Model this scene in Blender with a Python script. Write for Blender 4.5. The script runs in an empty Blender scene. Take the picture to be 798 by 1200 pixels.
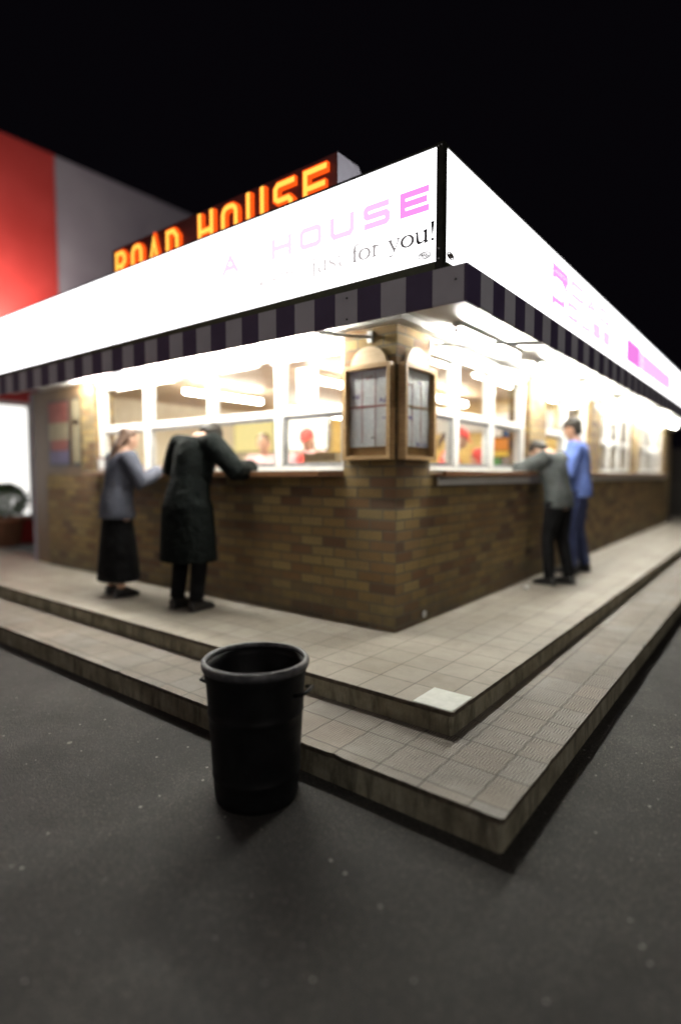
import bpy, bmesh, math, random
from mathutils import Vector, Matrix
R = math.radians
random.seed(7)
scene = bpy.context.scene
COL = scene.collection

# ------------------------------------------------------------------ camera, world, exposure
CAM = Vector((2.159, -3.419, 1.40))
HEAD, PITCH = R(127.85), R(3.78)
cam_d = bpy.data.cameras.new('camera')
cam = bpy.data.objects.new('camera', cam_d)
COL.objects.link(cam)
fwd = Vector((math.cos(HEAD) * math.cos(PITCH), math.sin(HEAD) * math.cos(PITCH), -math.sin(PITCH)))
cam.location = CAM
cam.rotation_euler = fwd.to_track_quat('-Z', 'Y').to_euler()
cam_d.sensor_fit = 'VERTICAL'
cam_d.sensor_height = 36.0
cam_d.sensor_width = 24.0
cam_d.lens = 19.98
cam_d.clip_start = 0.02
cam_d.clip_end = 500
cam_d.dof.use_dof = True
cam_d.dof.focus_distance = 2.95
cam_d.dof.aperture_fstop = 0.35
cam_d.dof.aperture_blades = 0
scene.camera = cam

world = bpy.data.worlds.new('World')
scene.world = world
world.use_nodes = True
wn = world.node_tree
wn.nodes.clear()
wo = wn.nodes.new('ShaderNodeOutputWorld')
wb = wn.nodes.new('ShaderNodeBackground')
wb.inputs['Color'].default_value = (0.0018, 0.0014, 0.0023, 1)   # night sky over a town
wb.inputs['Strength'].default_value = 1.0
wn.links.new(wb.outputs[0], wo.inputs[0])
scene.view_settings.view_transform = 'Standard'
scene.view_settings.look = 'None'
scene.view_settings.exposure = 0.0
scene.view_settings.gamma = 1.0
scene.cycles.use_denoising = True
scene.cycles.filter_width = 1.9
scene.cycles.max_bounces = 7
scene.cycles.diffuse_bounces = 4
scene.cycles.glossy_bounces = 3
scene.cycles.transparent_max_bounces = 12
scene.cycles.caustics_reflective = False
scene.cycles.caustics_refractive = False
scene.cycles.sample_clamp_indirect = 6

SIGN_E = 3.6       # light box faces
TUBE_E = 350.0      # fluorescent tubes under the canopy
ROOM_E = 125.0      # ceiling lights inside

# ------------------------------------------------------------------ node helpers
def mat(name, base=(.5, .5, .5), rough=.6, metal=0., spec=.5):
    m = bpy.data.materials.new(name)
    m.use_nodes = True
    b = m.node_tree.nodes['Principled BSDF']
    b.inputs['Base Color'].default_value = (*base, 1)
    b.inputs['Roughness'].default_value = rough
    b.inputs['Metallic'].default_value = metal
    b.inputs['Specular IOR Level'].default_value = spec
    return m

class NT:
    def __init__(s, m):
        s.t = m.node_tree; s.n = s.t.nodes; s.b = s.n['Principled BSDF']
    def node(s, typ, **kw):
        n = s.n.new(typ)
        for k, v in kw.items():
            setattr(n, k, v)
        return n
    def link(s, a, b): s.t.links.new(a, b)
    def setin(s, n, i, v):
        if hasattr(v, 'is_linked') or isinstance(v, bpy.types.NodeSocket): s.link(v, n.inputs[i])
        else: n.inputs[i].default_value = v
    def math(s, op, a, b=0.0, c=0.0, clamp=False):
        n = s.node('ShaderNodeMath', operation=op); n.use_clamp = clamp
        s.setin(n, 0, a); s.setin(n, 1, b); s.setin(n, 2, c)
        return n.outputs[0]
    def mix(s, f, a, b, blend='MIX'):
        n = s.node('ShaderNodeMix', data_type='RGBA', blend_type=blend)
        s.setin(n, 'Factor', f)
        for i, v in ((6, a), (7, b)):
            if isinstance(v, tuple): n.inputs[i].default_value = (*v[:3], 1)
            else: s.link(v, n.inputs[i])
        return n.outputs[2]
    def noise(s, vec, scale, detail=4, rough=.55):
        n = s.node('ShaderNodeTexNoise'); n.inputs['Scale'].default_value = scale
        n.inputs['Detail'].default_value = detail; n.inputs['Roughness'].default_value = rough
        if vec is not None: s.link(vec, n.inputs['Vector'])
        return n.outputs['Fac']
    def ramp(s, f, stops, interp='LINEAR'):
        n = s.node('ShaderNodeValToRGB'); n.color_ramp.interpolation = interp
        e = n.color_ramp.elements
        while len(e) < len(stops): e.new(.5)
        for el, (p, c) in zip(e, stops):
            el.position = p; el.color = (*c, 1) if len(c) == 3 else c
        s.link(f, n.inputs[0])
        return n.outputs[0]
    def bump(s, h, strength, dist=.01):
        n = s.node('ShaderNodeBump'); n.inputs['Strength'].default_value = strength
        n.inputs['Distance'].default_value = dist
        s.link(h, n.inputs['Height']); s.link(n.outputs[0], s.b.inputs['Normal'])
    def uv(s): return s.node('ShaderNodeTexCoord').outputs['UV']
    def pos(s): return s.node('ShaderNodeNewGeometry').outputs['Position']
    def sep(s, v):
        n = s.node('ShaderNodeSeparateXYZ'); s.link(v, n.inputs[0]); return n.outputs
    def comb(s, x, y, z=0.0):
        n = s.node('ShaderNodeCombineXYZ')
        for i, v in enumerate((x, y, z)): s.setin(n, i, v)
        return n.outputs[0]

def mat_noise(name, c1, c2, scale=8, rough=.7, bump=.2, dist=.004, metal=0., bscale=None):
    m = mat(name, c1, rough, metal); t = NT(m); p = t.pos()
    f = t.noise(p, scale, 5)
    c = t.ramp(f, [(.32, c1), (.68, c2)])
    t.link(c, t.b.inputs['Base Color'])
    if bump: t.bump(t.noise(p, bscale or scale * 6, 4), bump, dist)
    return m

def mat_emit(name, color, strength):
    m = bpy.data.materials.new(name); m.use_nodes = True
    n = m.node_tree.nodes; n.clear()
    o = n.new('ShaderNodeOutputMaterial'); e = n.new('ShaderNodeEmission')
    e.inputs[0].default_value = (*color, 1); e.inputs[1].default_value = strength
    m.node_tree.links.new(e.outputs[0], o.inputs[0])
    return m

def mat_brick():
    m = mat('brick', rough=.82); t = NT(m); uv = t.uv()
    wob = t.noise(uv, 14, 2)
    uvx = t.sep(uv)
    v = t.comb(t.math('ADD', uvx[0], t.math('MULTIPLY', t.math('SUBTRACT', wob, .5), .006)),
               t.math('ADD', uvx[1], t.math('MULTIPLY', t.math('SUBTRACT', wob, .5), .006)))
    b = t.node('ShaderNodeTexBrick'); t.link(v, b.inputs['Vector'])
    b.offset = .5
    for k, val in (('Scale', 1.), ('Mortar Size', .0065), ('Mortar Smooth', .35), ('Bias', 0.), ('Brick Width', .225), ('Row Height', .0775)):
        b.inputs[k].default_value = val
    b.inputs['Color1'].default_value = (0, 0, 0, 1); b.inputs['Color2'].default_value = (1, 1, 1, 1)
    b.inputs['Mortar'].default_value = (.5, .5, .5, 1)
    c = t.ramp(b.outputs['Color'], [(0, (.09, .036, .014)), (.18, (.22, .095, .032)), (.36, (.33, .20, .060)), (.55, (.44, .30, .095)),
                                    (.72, (.26, .125, .042)), (.88, (.50, .36, .13)), (1, (.18, .12, .05))])
    pos = t.pos()
    c = t.mix(t.math('MULTIPLY', t.noise(pos, 45, 5, .7), .8), c, (.11, .085, .05))
    c = t.mix(t.math('MULTIPLY', t.ramp(t.noise(pos, 2.2, 4), [(.45, (0, 0, 0)), (.75, (1, 1, 1))]), .35), c, (.10, .085, .06))
    z = t.sep(pos)[2]
    low_dark = t.math('MULTIPLY', t.math('SUBTRACT', .62, z, clamp=True), t.noise(pos, 9, 4), clamp=True)  # brick darkens unevenly towards the foot of the wall
    c = t.mix(t.math('MULTIPLY', low_dark, 3.5, clamp=True), c, (.055, .05, .032))
    mort = t.mix(t.noise(pos, 60, 3), (.07, .062, .045), (.16, .145, .10))
    c = t.mix(b.outputs['Fac'], c, mort)
    t.link(c, t.b.inputs['Base Color'])
    h = t.math('ADD', t.math('MULTIPLY', t.math('SUBTRACT', 1., b.outputs['Fac']), 1.0), t.math('MULTIPLY', t.noise(pos, 70, 5, .7), .75))
    t.bump(h, .9, .011)
    return m

def mat_tiles(name, size, warm, ribbed, stain):
    """paving tiles of the given size; ribbed ones carry a basket weave of raised bars"""
    m = mat(name, rough=.62); t = NT(m); pos = t.pos(); s = t.sep(pos)
    b = t.node('ShaderNodeTexBrick'); b.offset = 0
    t.link(t.comb(t.math('ADD', s[0], 5 * size + .06), t.math('ADD', s[1], 5 * size + .095)), b.inputs['Vector'])
    for k, val in (('Scale', 1.), ('Mortar Size', .0028), ('Mortar Smooth', .3), ('Bias', 0.), ('Brick Width', size), ('Row Height', size)):
        b.inputs[k].default_value = val
    b.inputs['Color1'].default_value = (0, 0, 0, 1); b.inputs['Color2'].default_value = (1, 1, 1, 1)
    b.inputs['Mortar'].default_value = (.4, .4, .4, 1)
    c = t.ramp(b.outputs['Color'], [(0, warm[0]), (.35, warm[1]), (.7, warm[2]), (1, warm[3])])
    big = t.ramp(t.noise(pos, 1.3, 5), [(.35, (0, 0, 0)), (.7, (1, 1, 1))])
    c = t.mix(t.math('MULTIPLY', big, .45), c, stain)
    c = t.mix(t.math('MULTIPLY', t.ramp(t.noise(pos, 7, 6, .7), [(.45, (0, 0, 0)), (.8, (1, 1, 1))]), .4), c, (.12, .10, .08))
    c = t.mix(t.math('MULTIPLY', t.noise(pos, 190, 2), .3), c, (.10, .085, .07))
    # basket weave
    k = size / 4.0
    u = t.math('DIVIDE', t.math('ADD', s[0], 5 * size + .06), k); v = t.math('DIVIDE', t.math('ADD', s[1], 5 * size + .095), k)
    chk = t.math('FLOORED_MODULO', t.math('ADD', t.math('FLOOR', u), t.math('FLOOR', v)), 2.)
    def bars(a):
        f = t.math('FRACT', t.math('MULTIPLY', a, 4.0))
        return t.math('SMOOTH_MIN', t.math('MULTIPLY', t.math('ABSOLUTE', t.math('SUBTRACT', f, .5)), 2.3), 1., .1)
    bu, bv = bars(u), bars(v)
    rib = t.math('ADD', t.math('MULTIPLY', bu, chk), t.math('MULTIPLY', bv, t.math('SUBTRACT', 1., chk)))
    wear = t.ramp(t.noise(pos, 1.7, 3), [(.50, (1, 1, 1)), (.66, (.55, .55, .55))])
    groove = t.math('MULTIPLY', t.math('SUBTRACT', 1., rib, clamp=True), t.math('MULTIPLY', wear, ribbed))
    c = t.mix(t.math('MULTIPLY', groove, 1.5, clamp=True), c, (.055, .038, .025))
    c = t.mix(b.outputs['Fac'], c, (.06, .05, .04))
    t.link(c, t.b.inputs['Base Color'])
    h = t.math('SUBTRACT', t.math('ADD', t.math('MULTIPLY', t.noise(pos, 160, 3), .25), t.math('SUBTRACT', 1., b.outputs['Fac'])), groove)
    t.bump(h, .5, .004)
    t.link(t.math('ADD', .42, t.math('MULTIPLY', t.noise(pos, 5, 4), .4)), t.b.inputs['Roughness'])
    return m

def mat_concrete():
    m = mat('stained_concrete', rough=.85); t = NT(m); pos = t.pos(); s = t.sep(pos)
    c = t.ramp(t.noise(pos, 6, 6, .65), [(.3, (.20, .18, .115)), (.5, (.38, .35, .25)), (.7, (.50, .47, .36))])
    st = t.comb(t.math('MULTIPLY', s[0], 9.), t.math('MULTIPLY', s[1], 9.), t.math('MULTIPLY', s[2], 2.))
    c = t.mix(t.ramp(t.noise(st, 1.6, 6, .7), [(.46, (0, 0, 0)), (.66, (.8, .8, .8))]), c, (.075, .068, .042))
    c = t.mix(t.math('MULTIPLY', t.noise(pos, 120, 3), .4), c, (.09, .08, .06))
    t.link(c, t.b.inputs['Base Color'])
    t.bump(t.noise(pos, 40, 6, .7), .6, .008)
    return m

def mat_asphalt():
    m = mat('asphalt', rough=.75); t = NT(m); pos = t.pos()
    c = t.ramp(t.noise(pos, .9, 5), [(.3, (.030, .029, .028)), (.7, (.068, .065, .061))])
    v = t.node('ShaderNodeTexVoronoi'); v.inputs['Scale'].default_value = 210; t.link(pos, v.inputs['Vector'])
    g = t.ramp(t.sep(v.outputs['Color'])[0], [(.0, (.4, .4, .4)), (.6, (.95, .95, .95)), (.86, (1.1, 1.08, 1.0)), (1., (3.2, 3.0, 2.7))])
    c = t.mix(1., c, g, 'MULTIPLY')
    c = t.mix(t.math('MULTIPLY', t.ramp(t.noise(pos, 3.4, 6, .7), [(.48, (0, 0, 0)), (.66, (1, 1, 1))]), .5), c, (.024, .023, .022))
    # trodden gum and pale grit, spots of their own
    v2 = t.node('ShaderNodeTexVoronoi'); v2.inputs['Scale'].default_value = 5.5; t.link(pos, v2.inputs['Vector'])
    spot = t.math('LESS_THAN', t.math('ADD', v2.outputs['Distance'], t.math('MULTIPLY', t.noise(pos, 60, 2), .05)), t.math('ADD', .05, t.math('MULTIPLY', t.sep(v2.outputs['Color'])[0], .05)))
    keep = t.math('GREATER_THAN', t.sep(v2.outputs['Color'])[1], .66)
    c = t.mix(t.math('MULTIPLY', t.math('MULTIPLY', spot, keep), .7), c, (.30, .29, .26))
    v3 = t.node('ShaderNodeTexVoronoi'); v3.inputs['Scale'].default_value = 26; t.link(pos, v3.inputs['Vector'])
    spot3 = t.math('MULTIPLY', t.math('LESS_THAN', v3.outputs['Distance'], t.math('ADD', .05, t.math('MULTIPLY', t.sep(v3.outputs['Color'])[0], .12))), t.math('GREATER_THAN', t.sep(v3.outputs['Color'])[2], .972))
    c = t.mix(t.math('MULTIPLY', spot3, .8), c, (.50, .48, .44))
    t.link(c, t.b.inputs['Base Color'])
    t.link(t.math('ADD', .48, t.math('MULTIPLY', t.noise(pos, 3, 5), .35)), t.b.inputs['Roughness'])
    t.bump(t.math('ADD', v.outputs['Distance'], t.noise(pos, 320, 3)), .75, .006)
    return m

def mat_wood(name, c1, c2, rough=.45):
    m = mat(name, rough=rough); t = NT(m); s = t.sep(t.pos())
    v = t.comb(t.math('MULTIPLY', s[0], 12.), t.math('MULTIPLY', s[1], 12.), t.math('MULTIPLY', s[2], 90.))
    c = t.ramp(t.noise(v, 1., 5), [(.3, c1), (.7, c2)])
    t.link(c, t.b.inputs['Base Color'])
    return m

def mat_glass():
    m = bpy.data.materials.new('window_glass'); m.use_nodes = True
    n = m.node_tree.nodes; n.clear(); L = m.node_tree.links
    o = n.new('ShaderNodeOutputMaterial'); mx = n.new('ShaderNodeMixShader')
    tr = n.new('ShaderNodeBsdfTransparent'); gl = n.new('ShaderNodeBsdfGlossy'); fr = n.new('ShaderNodeMath'); lw = n.new('ShaderNodeLayerWeight'); pw = n.new('ShaderNodeMath')
    tr.inputs[0].default_value = (.975, .98, .975, 1); gl.inputs['Roughness'].default_value = .03; 
    pw.operation = 'POWER'; L.new(lw.outputs['Facing'], pw.inputs[0]); pw.inputs[1].default_value = 4
    fr.operation = 'MULTIPLY_ADD'; L.new(pw.outputs[0], fr.inputs[0]); fr.inputs[1].default_value = .45; fr.inputs[2].default_value = .03
    L.new(fr.outputs[0], mx.inputs[0]); L.new(tr.outputs[0], mx.inputs[1]); L.new(gl.outputs[0], mx.inputs[2]); L.new(mx.outputs[0], o.inputs[0])
    return m

def mat_yellow_tiles():
    m = mat('yellow_wall_tiles', rough=.3); t = NT(m)
    s = t.sep(t.uv())
    b = t.node('ShaderNodeTexBrick'); b.offset = .5; t.link(t.uv(), b.inputs['Vector'])
    for k, val in (('Scale', 1.), ('Mortar Size', .006), ('Mortar Smooth', .3), ('Bias', 0.), ('Brick Width', .15), ('Row Height', .15)):
        b.inputs[k].default_value = val
    b.inputs['Color1'].default_value = (.62, .40, .10, 1); b.inputs['Color2'].default_value = (.72, .52, .18, 1); b.inputs['Mortar'].default_value = (.45, .26, .05, 1)
    w = t.math('SINE', t.math('MULTIPLY', s[0], 62.)); w2 = t.math('SINE', t.math('MULTIPLY', s[1], 42.))
    c = t.mix(t.math('MULTIPLY', t.math('GREATER_THAN', t.math('MULTIPLY', w, w2), .25), .6), b.outputs['Color'], (.80, .66, .36))
    t.link(c, t.b.inputs['Base Color'])
    return m

def mat_planks(name, c1, c2, pitch, gap):
    m = mat(name, rough=.55); t = NT(m); pos = t.pos(); s = t.sep(pos)
    a = t.math('DIVIDE', t.math('ADD', s[0], 40.), pitch)
    f = t.math('FRACT', a)
    g = t.math('LESS_THAN', f, .09)
    st = t.comb(t.math('FLOOR', a), t.math('MULTIPLY', s[1], .6), 0.)
    c = t.ramp(t.noise(st, 2.3, 3), [(.3, c1), (.7, c2)])
    c = t.mix(g, c, gap)
    t.link(c, t.b.inputs['Base Color'])
    t.bump(t.math('SUBTRACT', 1., g), .6, .01)
    return m

def mat_paper():
    """menu sheet with lines of small print; UV runs 0..1 over the sheet"""
    m = mat('menu_paper', (.62, .63, .66), .45); t = NT(m); s = t.sep(t.uv())
    rows = t.math('MULTIPLY', s[1], 46.)
    line = t.math('GREATER_THAN', t.math('FRACT', rows), .55)
    wd = t.comb(t.math('MULTIPLY', s[0], 34.), t.math('MULTIPLY', t.math('FLOOR', rows), 7.3))
    ink = t.math('GREATER_THAN', t.noise(wd, 1., 2), .5)
    para = t.math('GREATER_THAN', t.noise(t.comb(t.math('MULTIPLY', s[0], 2.5), t.math('MULTIPLY', s[1], 9.)), 1., 1), .42)
    f = t.math('MULTIPLY', t.math('MULTIPLY', line, ink), t.math('MULTIPLY', para, .5))
    c = t.mix(f, t.ramp(t.noise(t.pos(), 9, 3), [(.3, (.74, .76, .78)), (.7, (.86, .87, .87))]), (.16, .17, .24))
    t.link(c, t.b.inputs['Base Color'])
    return m

M = dict(
    brick=mat_brick(),
    up_tile=mat_tiles('platform_tiles', .225, ((.40, .36, .29), (.46, .42, .35), (.50, .46, .39), (.42, .385, .32)), .30, (.25, .215, .17)),
    low_tile=mat_tiles('step_tiles', .22, ((.44, .39, .32), (.48, .43, .36), (.46, .44, .39), (.52, .44, .36)), .85, (.27, .24, .20)),
    concrete=mat_concrete(), asphalt=mat_asphalt(),
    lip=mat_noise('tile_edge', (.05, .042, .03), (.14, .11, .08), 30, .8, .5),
    white_tile=mat_noise('white_tile_glaze', (.66, .68, .62), (.80, .81, .76), 20, .45, .15),
    white=mat_noise('white_gloss_paint', (.70, .69, .65), (.82, .81, .78), 5, .35, .08),
    soffit=mat_noise('soffit_paint', (.74, .74, .70), (.84, .84, .82), 3, .55, .05),
    alu=mat_noise('dull_aluminium', (.42, .43, .44), (.56, .57, .58), 14, .38, .05, metal=.75),
    black=mat_noise('black_trim', (.012, .012, .010), (.03, .03, .022), 20, .45, .1),
    darkgreen=mat_noise('dark_green_trim', (.02, .025, .010), (.045, .05, .02), 20, .5, .1),
    stripe_d=mat_noise('purple_stripe', (.085, .060, .13), (.11, .082, .17), 6, .6, .1),
    stripe_l=mat_noise('pale_grey_stripe', (.58, .57, .64), (.66, .65, .72), 5, .6, .1),
    oak=mat_wood('pale_oak', (.40, .25, .11), (.56, .37, .18)),
    oak_d=mat_wood('varnished_oak_edge', (.20, .115, .045), (.33, .20, .08)),
    birch=mat_wood('birch_ply', (.55, .40, .22), (.68, .52, .32)),
    sill=mat_wood('hardwood_sill', (.16, .07, .03), (.30, .15, .07), .35),
    paper=mat_paper(), glass=mat_glass(),
    plain_paper=mat_noise('white_card', (.78, .78, .78), (.86, .86, .86), 4, .5, 0),
    red_line=mat('red_rule', (.40, .10, .12), .5), purple_ink=mat('purple_ink', (.16, .12, .38), .5), pink_ink=mat('dull_red_ink', (.45, .14, .18), .5),
    tube=mat_emit('fluorescent_tube_glow', (1., .975, .89), TUBE_E),
    room=mat_emit('ceiling_light_glow', (1., .93, .78), ROOM_E),
    sign=mat_emit('lightbox_acrylic', (1., .985, 1.), SIGN_E),
    yellow=mat_yellow_tiles(),
    ceil=mat_planks('ceiling_boards', (.56, .40, .27), (.68, .52, .38), .12, (.30, .18, .11)),
    cream=mat_noise('cream_wall', (.62, .55, .42), (.70, .63, .50), 2, .7, .05),
    floor_in=mat_noise('kitchen_floor', (.22, .17, .14), (.30, .24, .2), 6, .4, .05),
    steel=mat_noise('brushed_steel', (.45, .45, .45), (.60, .60, .60), 10, .25, .04, metal=.9),
    card=mat_noise('brown_cardboard', (.46, .36, .22), (.56, .45, .29), 12, .8, .1),
    bin=mat_noise('black_bin_plastic', (.004, .004, .0045), (.009, .009, .010), 12, .55, .25),
    binrim=mat_noise('scuffed_bin_rim', (.030, .030, .034), (.12, .12, .13), 26, .4, .3),
    red_wall=mat_noise('red_wall_tone', (.60, .055, .05), (.70, .075, .07), 1.2, .6, .05),  # one red tone with faint random variation over this half
    grey_wall=mat_noise('grey_render', (.34, .31, .38), (.42, .39, .46), 1., .8, .05),
    skin=mat_noise('skin', (.50, .30, .21), (.58, .36, .26), 12, .5, .05),
    skin_tan=mat_noise('tanned_skin', (.36, .19, .12), (.42, .24, .15), 12, .5, .05),
    hair_k=mat_noise('black_hair', (.010, .009, .008), (.03, .025, .02), 90, .45, .5),
    hair_b=mat_noise('brown_hair', (.05, .025, .014), (.11, .055, .03), 90, .45, .5),
    coat_k=mat_noise('black_wool', (.004, .0052, .005), (.008, .010, .0095), 14, .9, .9, .03, bscale=16),
    skirt=mat_noise('black_skirt_cloth', (.003, .003, .0035), (.008, .008, .009), 10, .9, .9, .03, bscale=14),
    hoody=mat_noise('slate_grey_jersey', (.06, .065, .085), (.11, .115, .145), 9, .9, .9, .03, bscale=15),
    jumper=mat_noise('charcoal_jumper', (.055, .062, .060), (.10, .11, .11), 10, .9, .9, .03, bscale=15),
    blue=mat_noise('blue_sweatshirt', (.13, .20, .55), (.19, .28, .66), 7, .85, .9, .03, bscale=13),
    jeans=mat_noise('blue_denim', (.035, .045, .11), (.055, .07, .15), 12, .85, .4, .006),
    shoe=mat('black_leather', (.015, .014, .014), .4),
    red=mat_noise('red_uniform_cloth', (.60, .05, .045), (.72, .09, .07), 12, .8, .3),
    shirt=mat_noise('white_shirt_cloth', (.72, .68, .64), (.82, .79, .75), 12, .8, .3),
    pink=mat_noise('pink_shirt_cloth', (.70, .42, .44), (.80, .54, .55), 12, .8, .3),
    leaf=mat_noise('glossy_leaf', (.06, .13, .03), (.10, .20, .05), 20, .5, 0),
    bark=mat_noise('bark', (.08, .055, .035), (.14, .10, .07), 20, .9, .3),
    terracotta=mat_noise('terracotta', (.30, .14, .08), (.38, .19, .11), 10, .8, .2),
    orange_p=mat('orange_print', (.80, .30, .03), .4), green_p=mat('green_print', (.10, .35, .08), .4), blue_p=mat('blue_print', (.05, .16, .45), .4),
    ink=mat('black_print', (.02, .02, .02), .4), yellow_p=mat('yellow_print', (.85, .62, .06), .4), red_p=mat('red_print', (.60, .06, .05), .4),
    ketchup=mat('red_plastic', (.55, .03, .02), .3), mustard=mat('yellow_plastic', (.75, .45, .04), .3),
    faded_red=mat_noise('faded_red_print', (.22, .06, .05), (.30, .10, .08), 9, .6, 0), faded_cream=mat_noise('faded_cream_print', (.26, .22, .14), (.36, .31, .2), 9, .6, 0), faded_blue=mat_noise('faded_blue_print', (.09, .08, .16), (.16, .14, .24), 9, .6, 0),
    timber=mat_noise('dark_timber', (.02, .017, .014), (.045, .037, .03), 10, .7, .3),
    door=mat_wood('brown_door_panel', (.13, .08, .045), (.20, .125, .065), .5),
)

for k in ('coat_k', 'skirt', 'hoody', 'jumper', 'blue', 'jeans', 'bin', 'black', 'hair_k'):
    M[k].node_tree.nodes['Principled BSDF'].inputs['Specular IOR Level'].default_value = .06 if k == 'coat_k' else .15
# ------------------------------------------------------------------ mesh builder
class MB:
    def __init__(s):
        s.bm = bmesh.new(); s.mi = 0
    def _face(s, vs):
        try: f = s.bm.faces.new(vs); f.material_index = s.mi; return f
        except ValueError: return None
    def box(s, a, b, bev=0.0, mi=0):
        x0, x1 = sorted((a[0], b[0])); y0, y1 = sorted((a[1], b[1])); z0, z1 = sorted((a[2], b[2]))
        t = bmesh.new()
        v = [t.verts.new(p) for p in ((x0,y0,z0),(x1,y0,z0),(x1,y1,z0),(x0,y1,z0),(x0,y0,z1),(x1,y0,z1),(x1,y1,z1),(x0,y1,z1))]
        for q in ((0,3,2,1),(4,5,6,7),(0,1,5,4),(1,2,6,5),(2,3,7,6),(3,0,4,7)): t.faces.new([v[i] for i in q])
        if bev: bmesh.ops.bevel(t, geom=t.edges[:], offset=bev, segments=2, profile=.7, affect='EDGES')
        s.merge(t, mi)
        return s
    def merge(s, t, mi=0):
        d = {}
        for v in t.verts: d[v] = s.bm.verts.new(v.co)
        for f in t.faces:
            n = s.bm.faces.new([d[v] for v in f.verts]); n.material_index = mi; n.smooth = f.smooth
        t.free()
    def prism(s, pts, z0, z1, mi=0, M4=None):
        """closed 2D outline extruded along z, optional matrix"""
        t = bmesh.new()
        lo = [t.verts.new((p[0], p[1], z0)) for p in pts]; hi = [t.verts.new((p[0], p[1], z1)) for p in pts]
        n = len(pts)
        t.faces.new(lo[::-1]); t.faces.new(hi)
        for i in range(n): t.faces.new((lo[i], lo[(i+1) % n], hi[(i+1) % n], hi[i]))
        if M4: bmesh.ops.transform(t, matrix=M4, verts=t.verts[:])
        bmesh.ops.recalc_face_normals(t, faces=t.faces[:])
        s.merge(t, mi)
        return s
    def tube(s, pts, r, seg=10, mi=0, caps=True):
        """round bar through points; r a number, or a list, or (a,b) pairs with side vector"""
        loft(s.bm, [Vector(p) for p in pts], [r] * len(pts) if not isinstance(r, (list, tuple)) else r, seg, mi=mi, caps=caps)
        return s
    def lathe(s, prof, center=(0, 0, 0), seg=40, mi=0, caps=True):
        rings = []
        for (r, z) in prof:
            rings.append([s.bm.verts.new((center[0] + r * math.cos(2*math.pi*k/seg), center[1] + r * math.sin(2*math.pi*k/seg), center[2] + z)) for k in range(seg)])
        for a, b in zip(rings, rings[1:]):
            for k in range(seg):
                f = s._face((a[k], a[(k+1) % seg], b[(k+1) % seg], b[k]))
                if f: f.smooth = True; f.material_index = mi
        for ring, fl in ((rings[0], True), (rings[-1], False)) if caps else ():
            f = s._face(ring[::-1] if fl else ring)
            if f: f.material_index = mi
        return s
    def build(s, name, mats, parent=None, uvlocal=False, loc=None, smooth=False):
        me = bpy.data.meshes.new(name)
        bm = s.bm
        if loc is not None:
            bmesh.ops.translate(bm, vec=-Vector(loc), verts=bm.verts[:])
        off = Vector(loc) if loc is not None else Vector()
        uv = bm.loops.layers.uv.new('UVMap')
        bm.normal_update()
        for f in bm.faces:
            if smooth: f.smooth = True
            n = f.normal; ax = max(range(3), key=lambda i: abs(n[i]))
            for l in f.loops:
                p = l.vert.co + off
                l[uv].uv = ((p.y + .1125, p.z + .0145) if ax == 0 else (p.x, p.z + .0145) if ax == 1 else (p.x, p.y))
        bm.to_mesh(me); bm.free()
        if not isinstance(mats, (list, tuple)): mats = [mats]
        for m in mats: me.materials.append(m)
        o = bpy.data.objects.new(name, me); COL.objects.link(o)
        if loc is not None: o.location = loc
        if parent is not None:
            o.parent = parent
            o.matrix_parent_inverse = PINV.get(parent.name, Matrix.Identity(4))
        return o

PINV = {}
def loft(bm, pts, rad, seg=12, side=None, mi=0, caps=True, sq=1.0):
    n = len(pts); rings = []
    prev = None
    for i, p in enumerate(pts):
        t = (pts[min(i+1, n-1)] - pts[max(i-1, 0)]).normalized()
        s = Vector(side) if side is not None else (prev if prev is not None else (Vector((0, 0, 1)) if abs(t.z) < .9 else Vector((1, 0, 0))))
        s = s - t * s.dot(t)
        if s.length < 1e-4: s = Vector((1, 0, 0)) - t * t.x
        s.normalize(); prev = s
        b = t.cross(s)
        r = rad[i]; ra, rb = r if isinstance(r, (tuple, list)) else (r, r)
        ring = []
        for k in range(seg):
            a = 2 * math.pi * k / seg; ca, sa = math.cos(a), math.sin(a)
            if sq != 1.0: ca = math.copysign(abs(ca) ** sq, ca); sa = math.copysign(abs(sa) ** sq, sa)
            ring.append(bm.verts.new(p + s * ca * ra + b * sa * rb))
        rings.append(ring)
    for a, b in zip(rings, rings[1:]):
        for k in range(seg):
            f = bm.faces.new((a[k], a[(k+1) % seg], b[(k+1) % seg], b[k])); f.smooth = True; f.material_index = mi
    if caps:
        f = bm.faces.new(rings[0][::-1]); f.material_index = mi
        f = bm.faces.new(rings[-1]); f.material_index = mi

def thing(name, label, cat, loc=(0, 0, 0), group=None):
    o = bpy.data.objects.new(name, None); COL.objects.link(o)
    o.empty_display_size = .2
    o.location = loc
    PINV[o.name] = Matrix.Translation(-Vector(loc))    # parts are modelled in world space
    o['label'] = label; o['category'] = cat
    if group: o['group'] = group
    return o
def tag(o, label, cat, group=None):
    o['label'] = label; o['category'] = cat
    if group: o['group'] = group
    return o
def struct(o):
    o['kind'] = 'structure'; return o
def copy_thing(src, delta, label):
    c = src.copy(); COL.objects.link(c)
    c.location = src.location + Vector(delta); c['label'] = label
    def rec(a, b):
        for ch in [x for x in bpy.data.objects if x.parent == a]:
            d = ch.copy(); COL.objects.link(d); d.parent = b; rec(ch, d)
    kids = [x for x in bpy.data.objects if x.parent == src]
    for ch in kids:
        d = ch.copy(); COL.objects.link(d); d.parent = c
        for g in [x for x in bpy.data.objects if x.parent == ch]:
            e = g.copy(); COL.objects.link(e); e.parent = d
    return c

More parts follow.
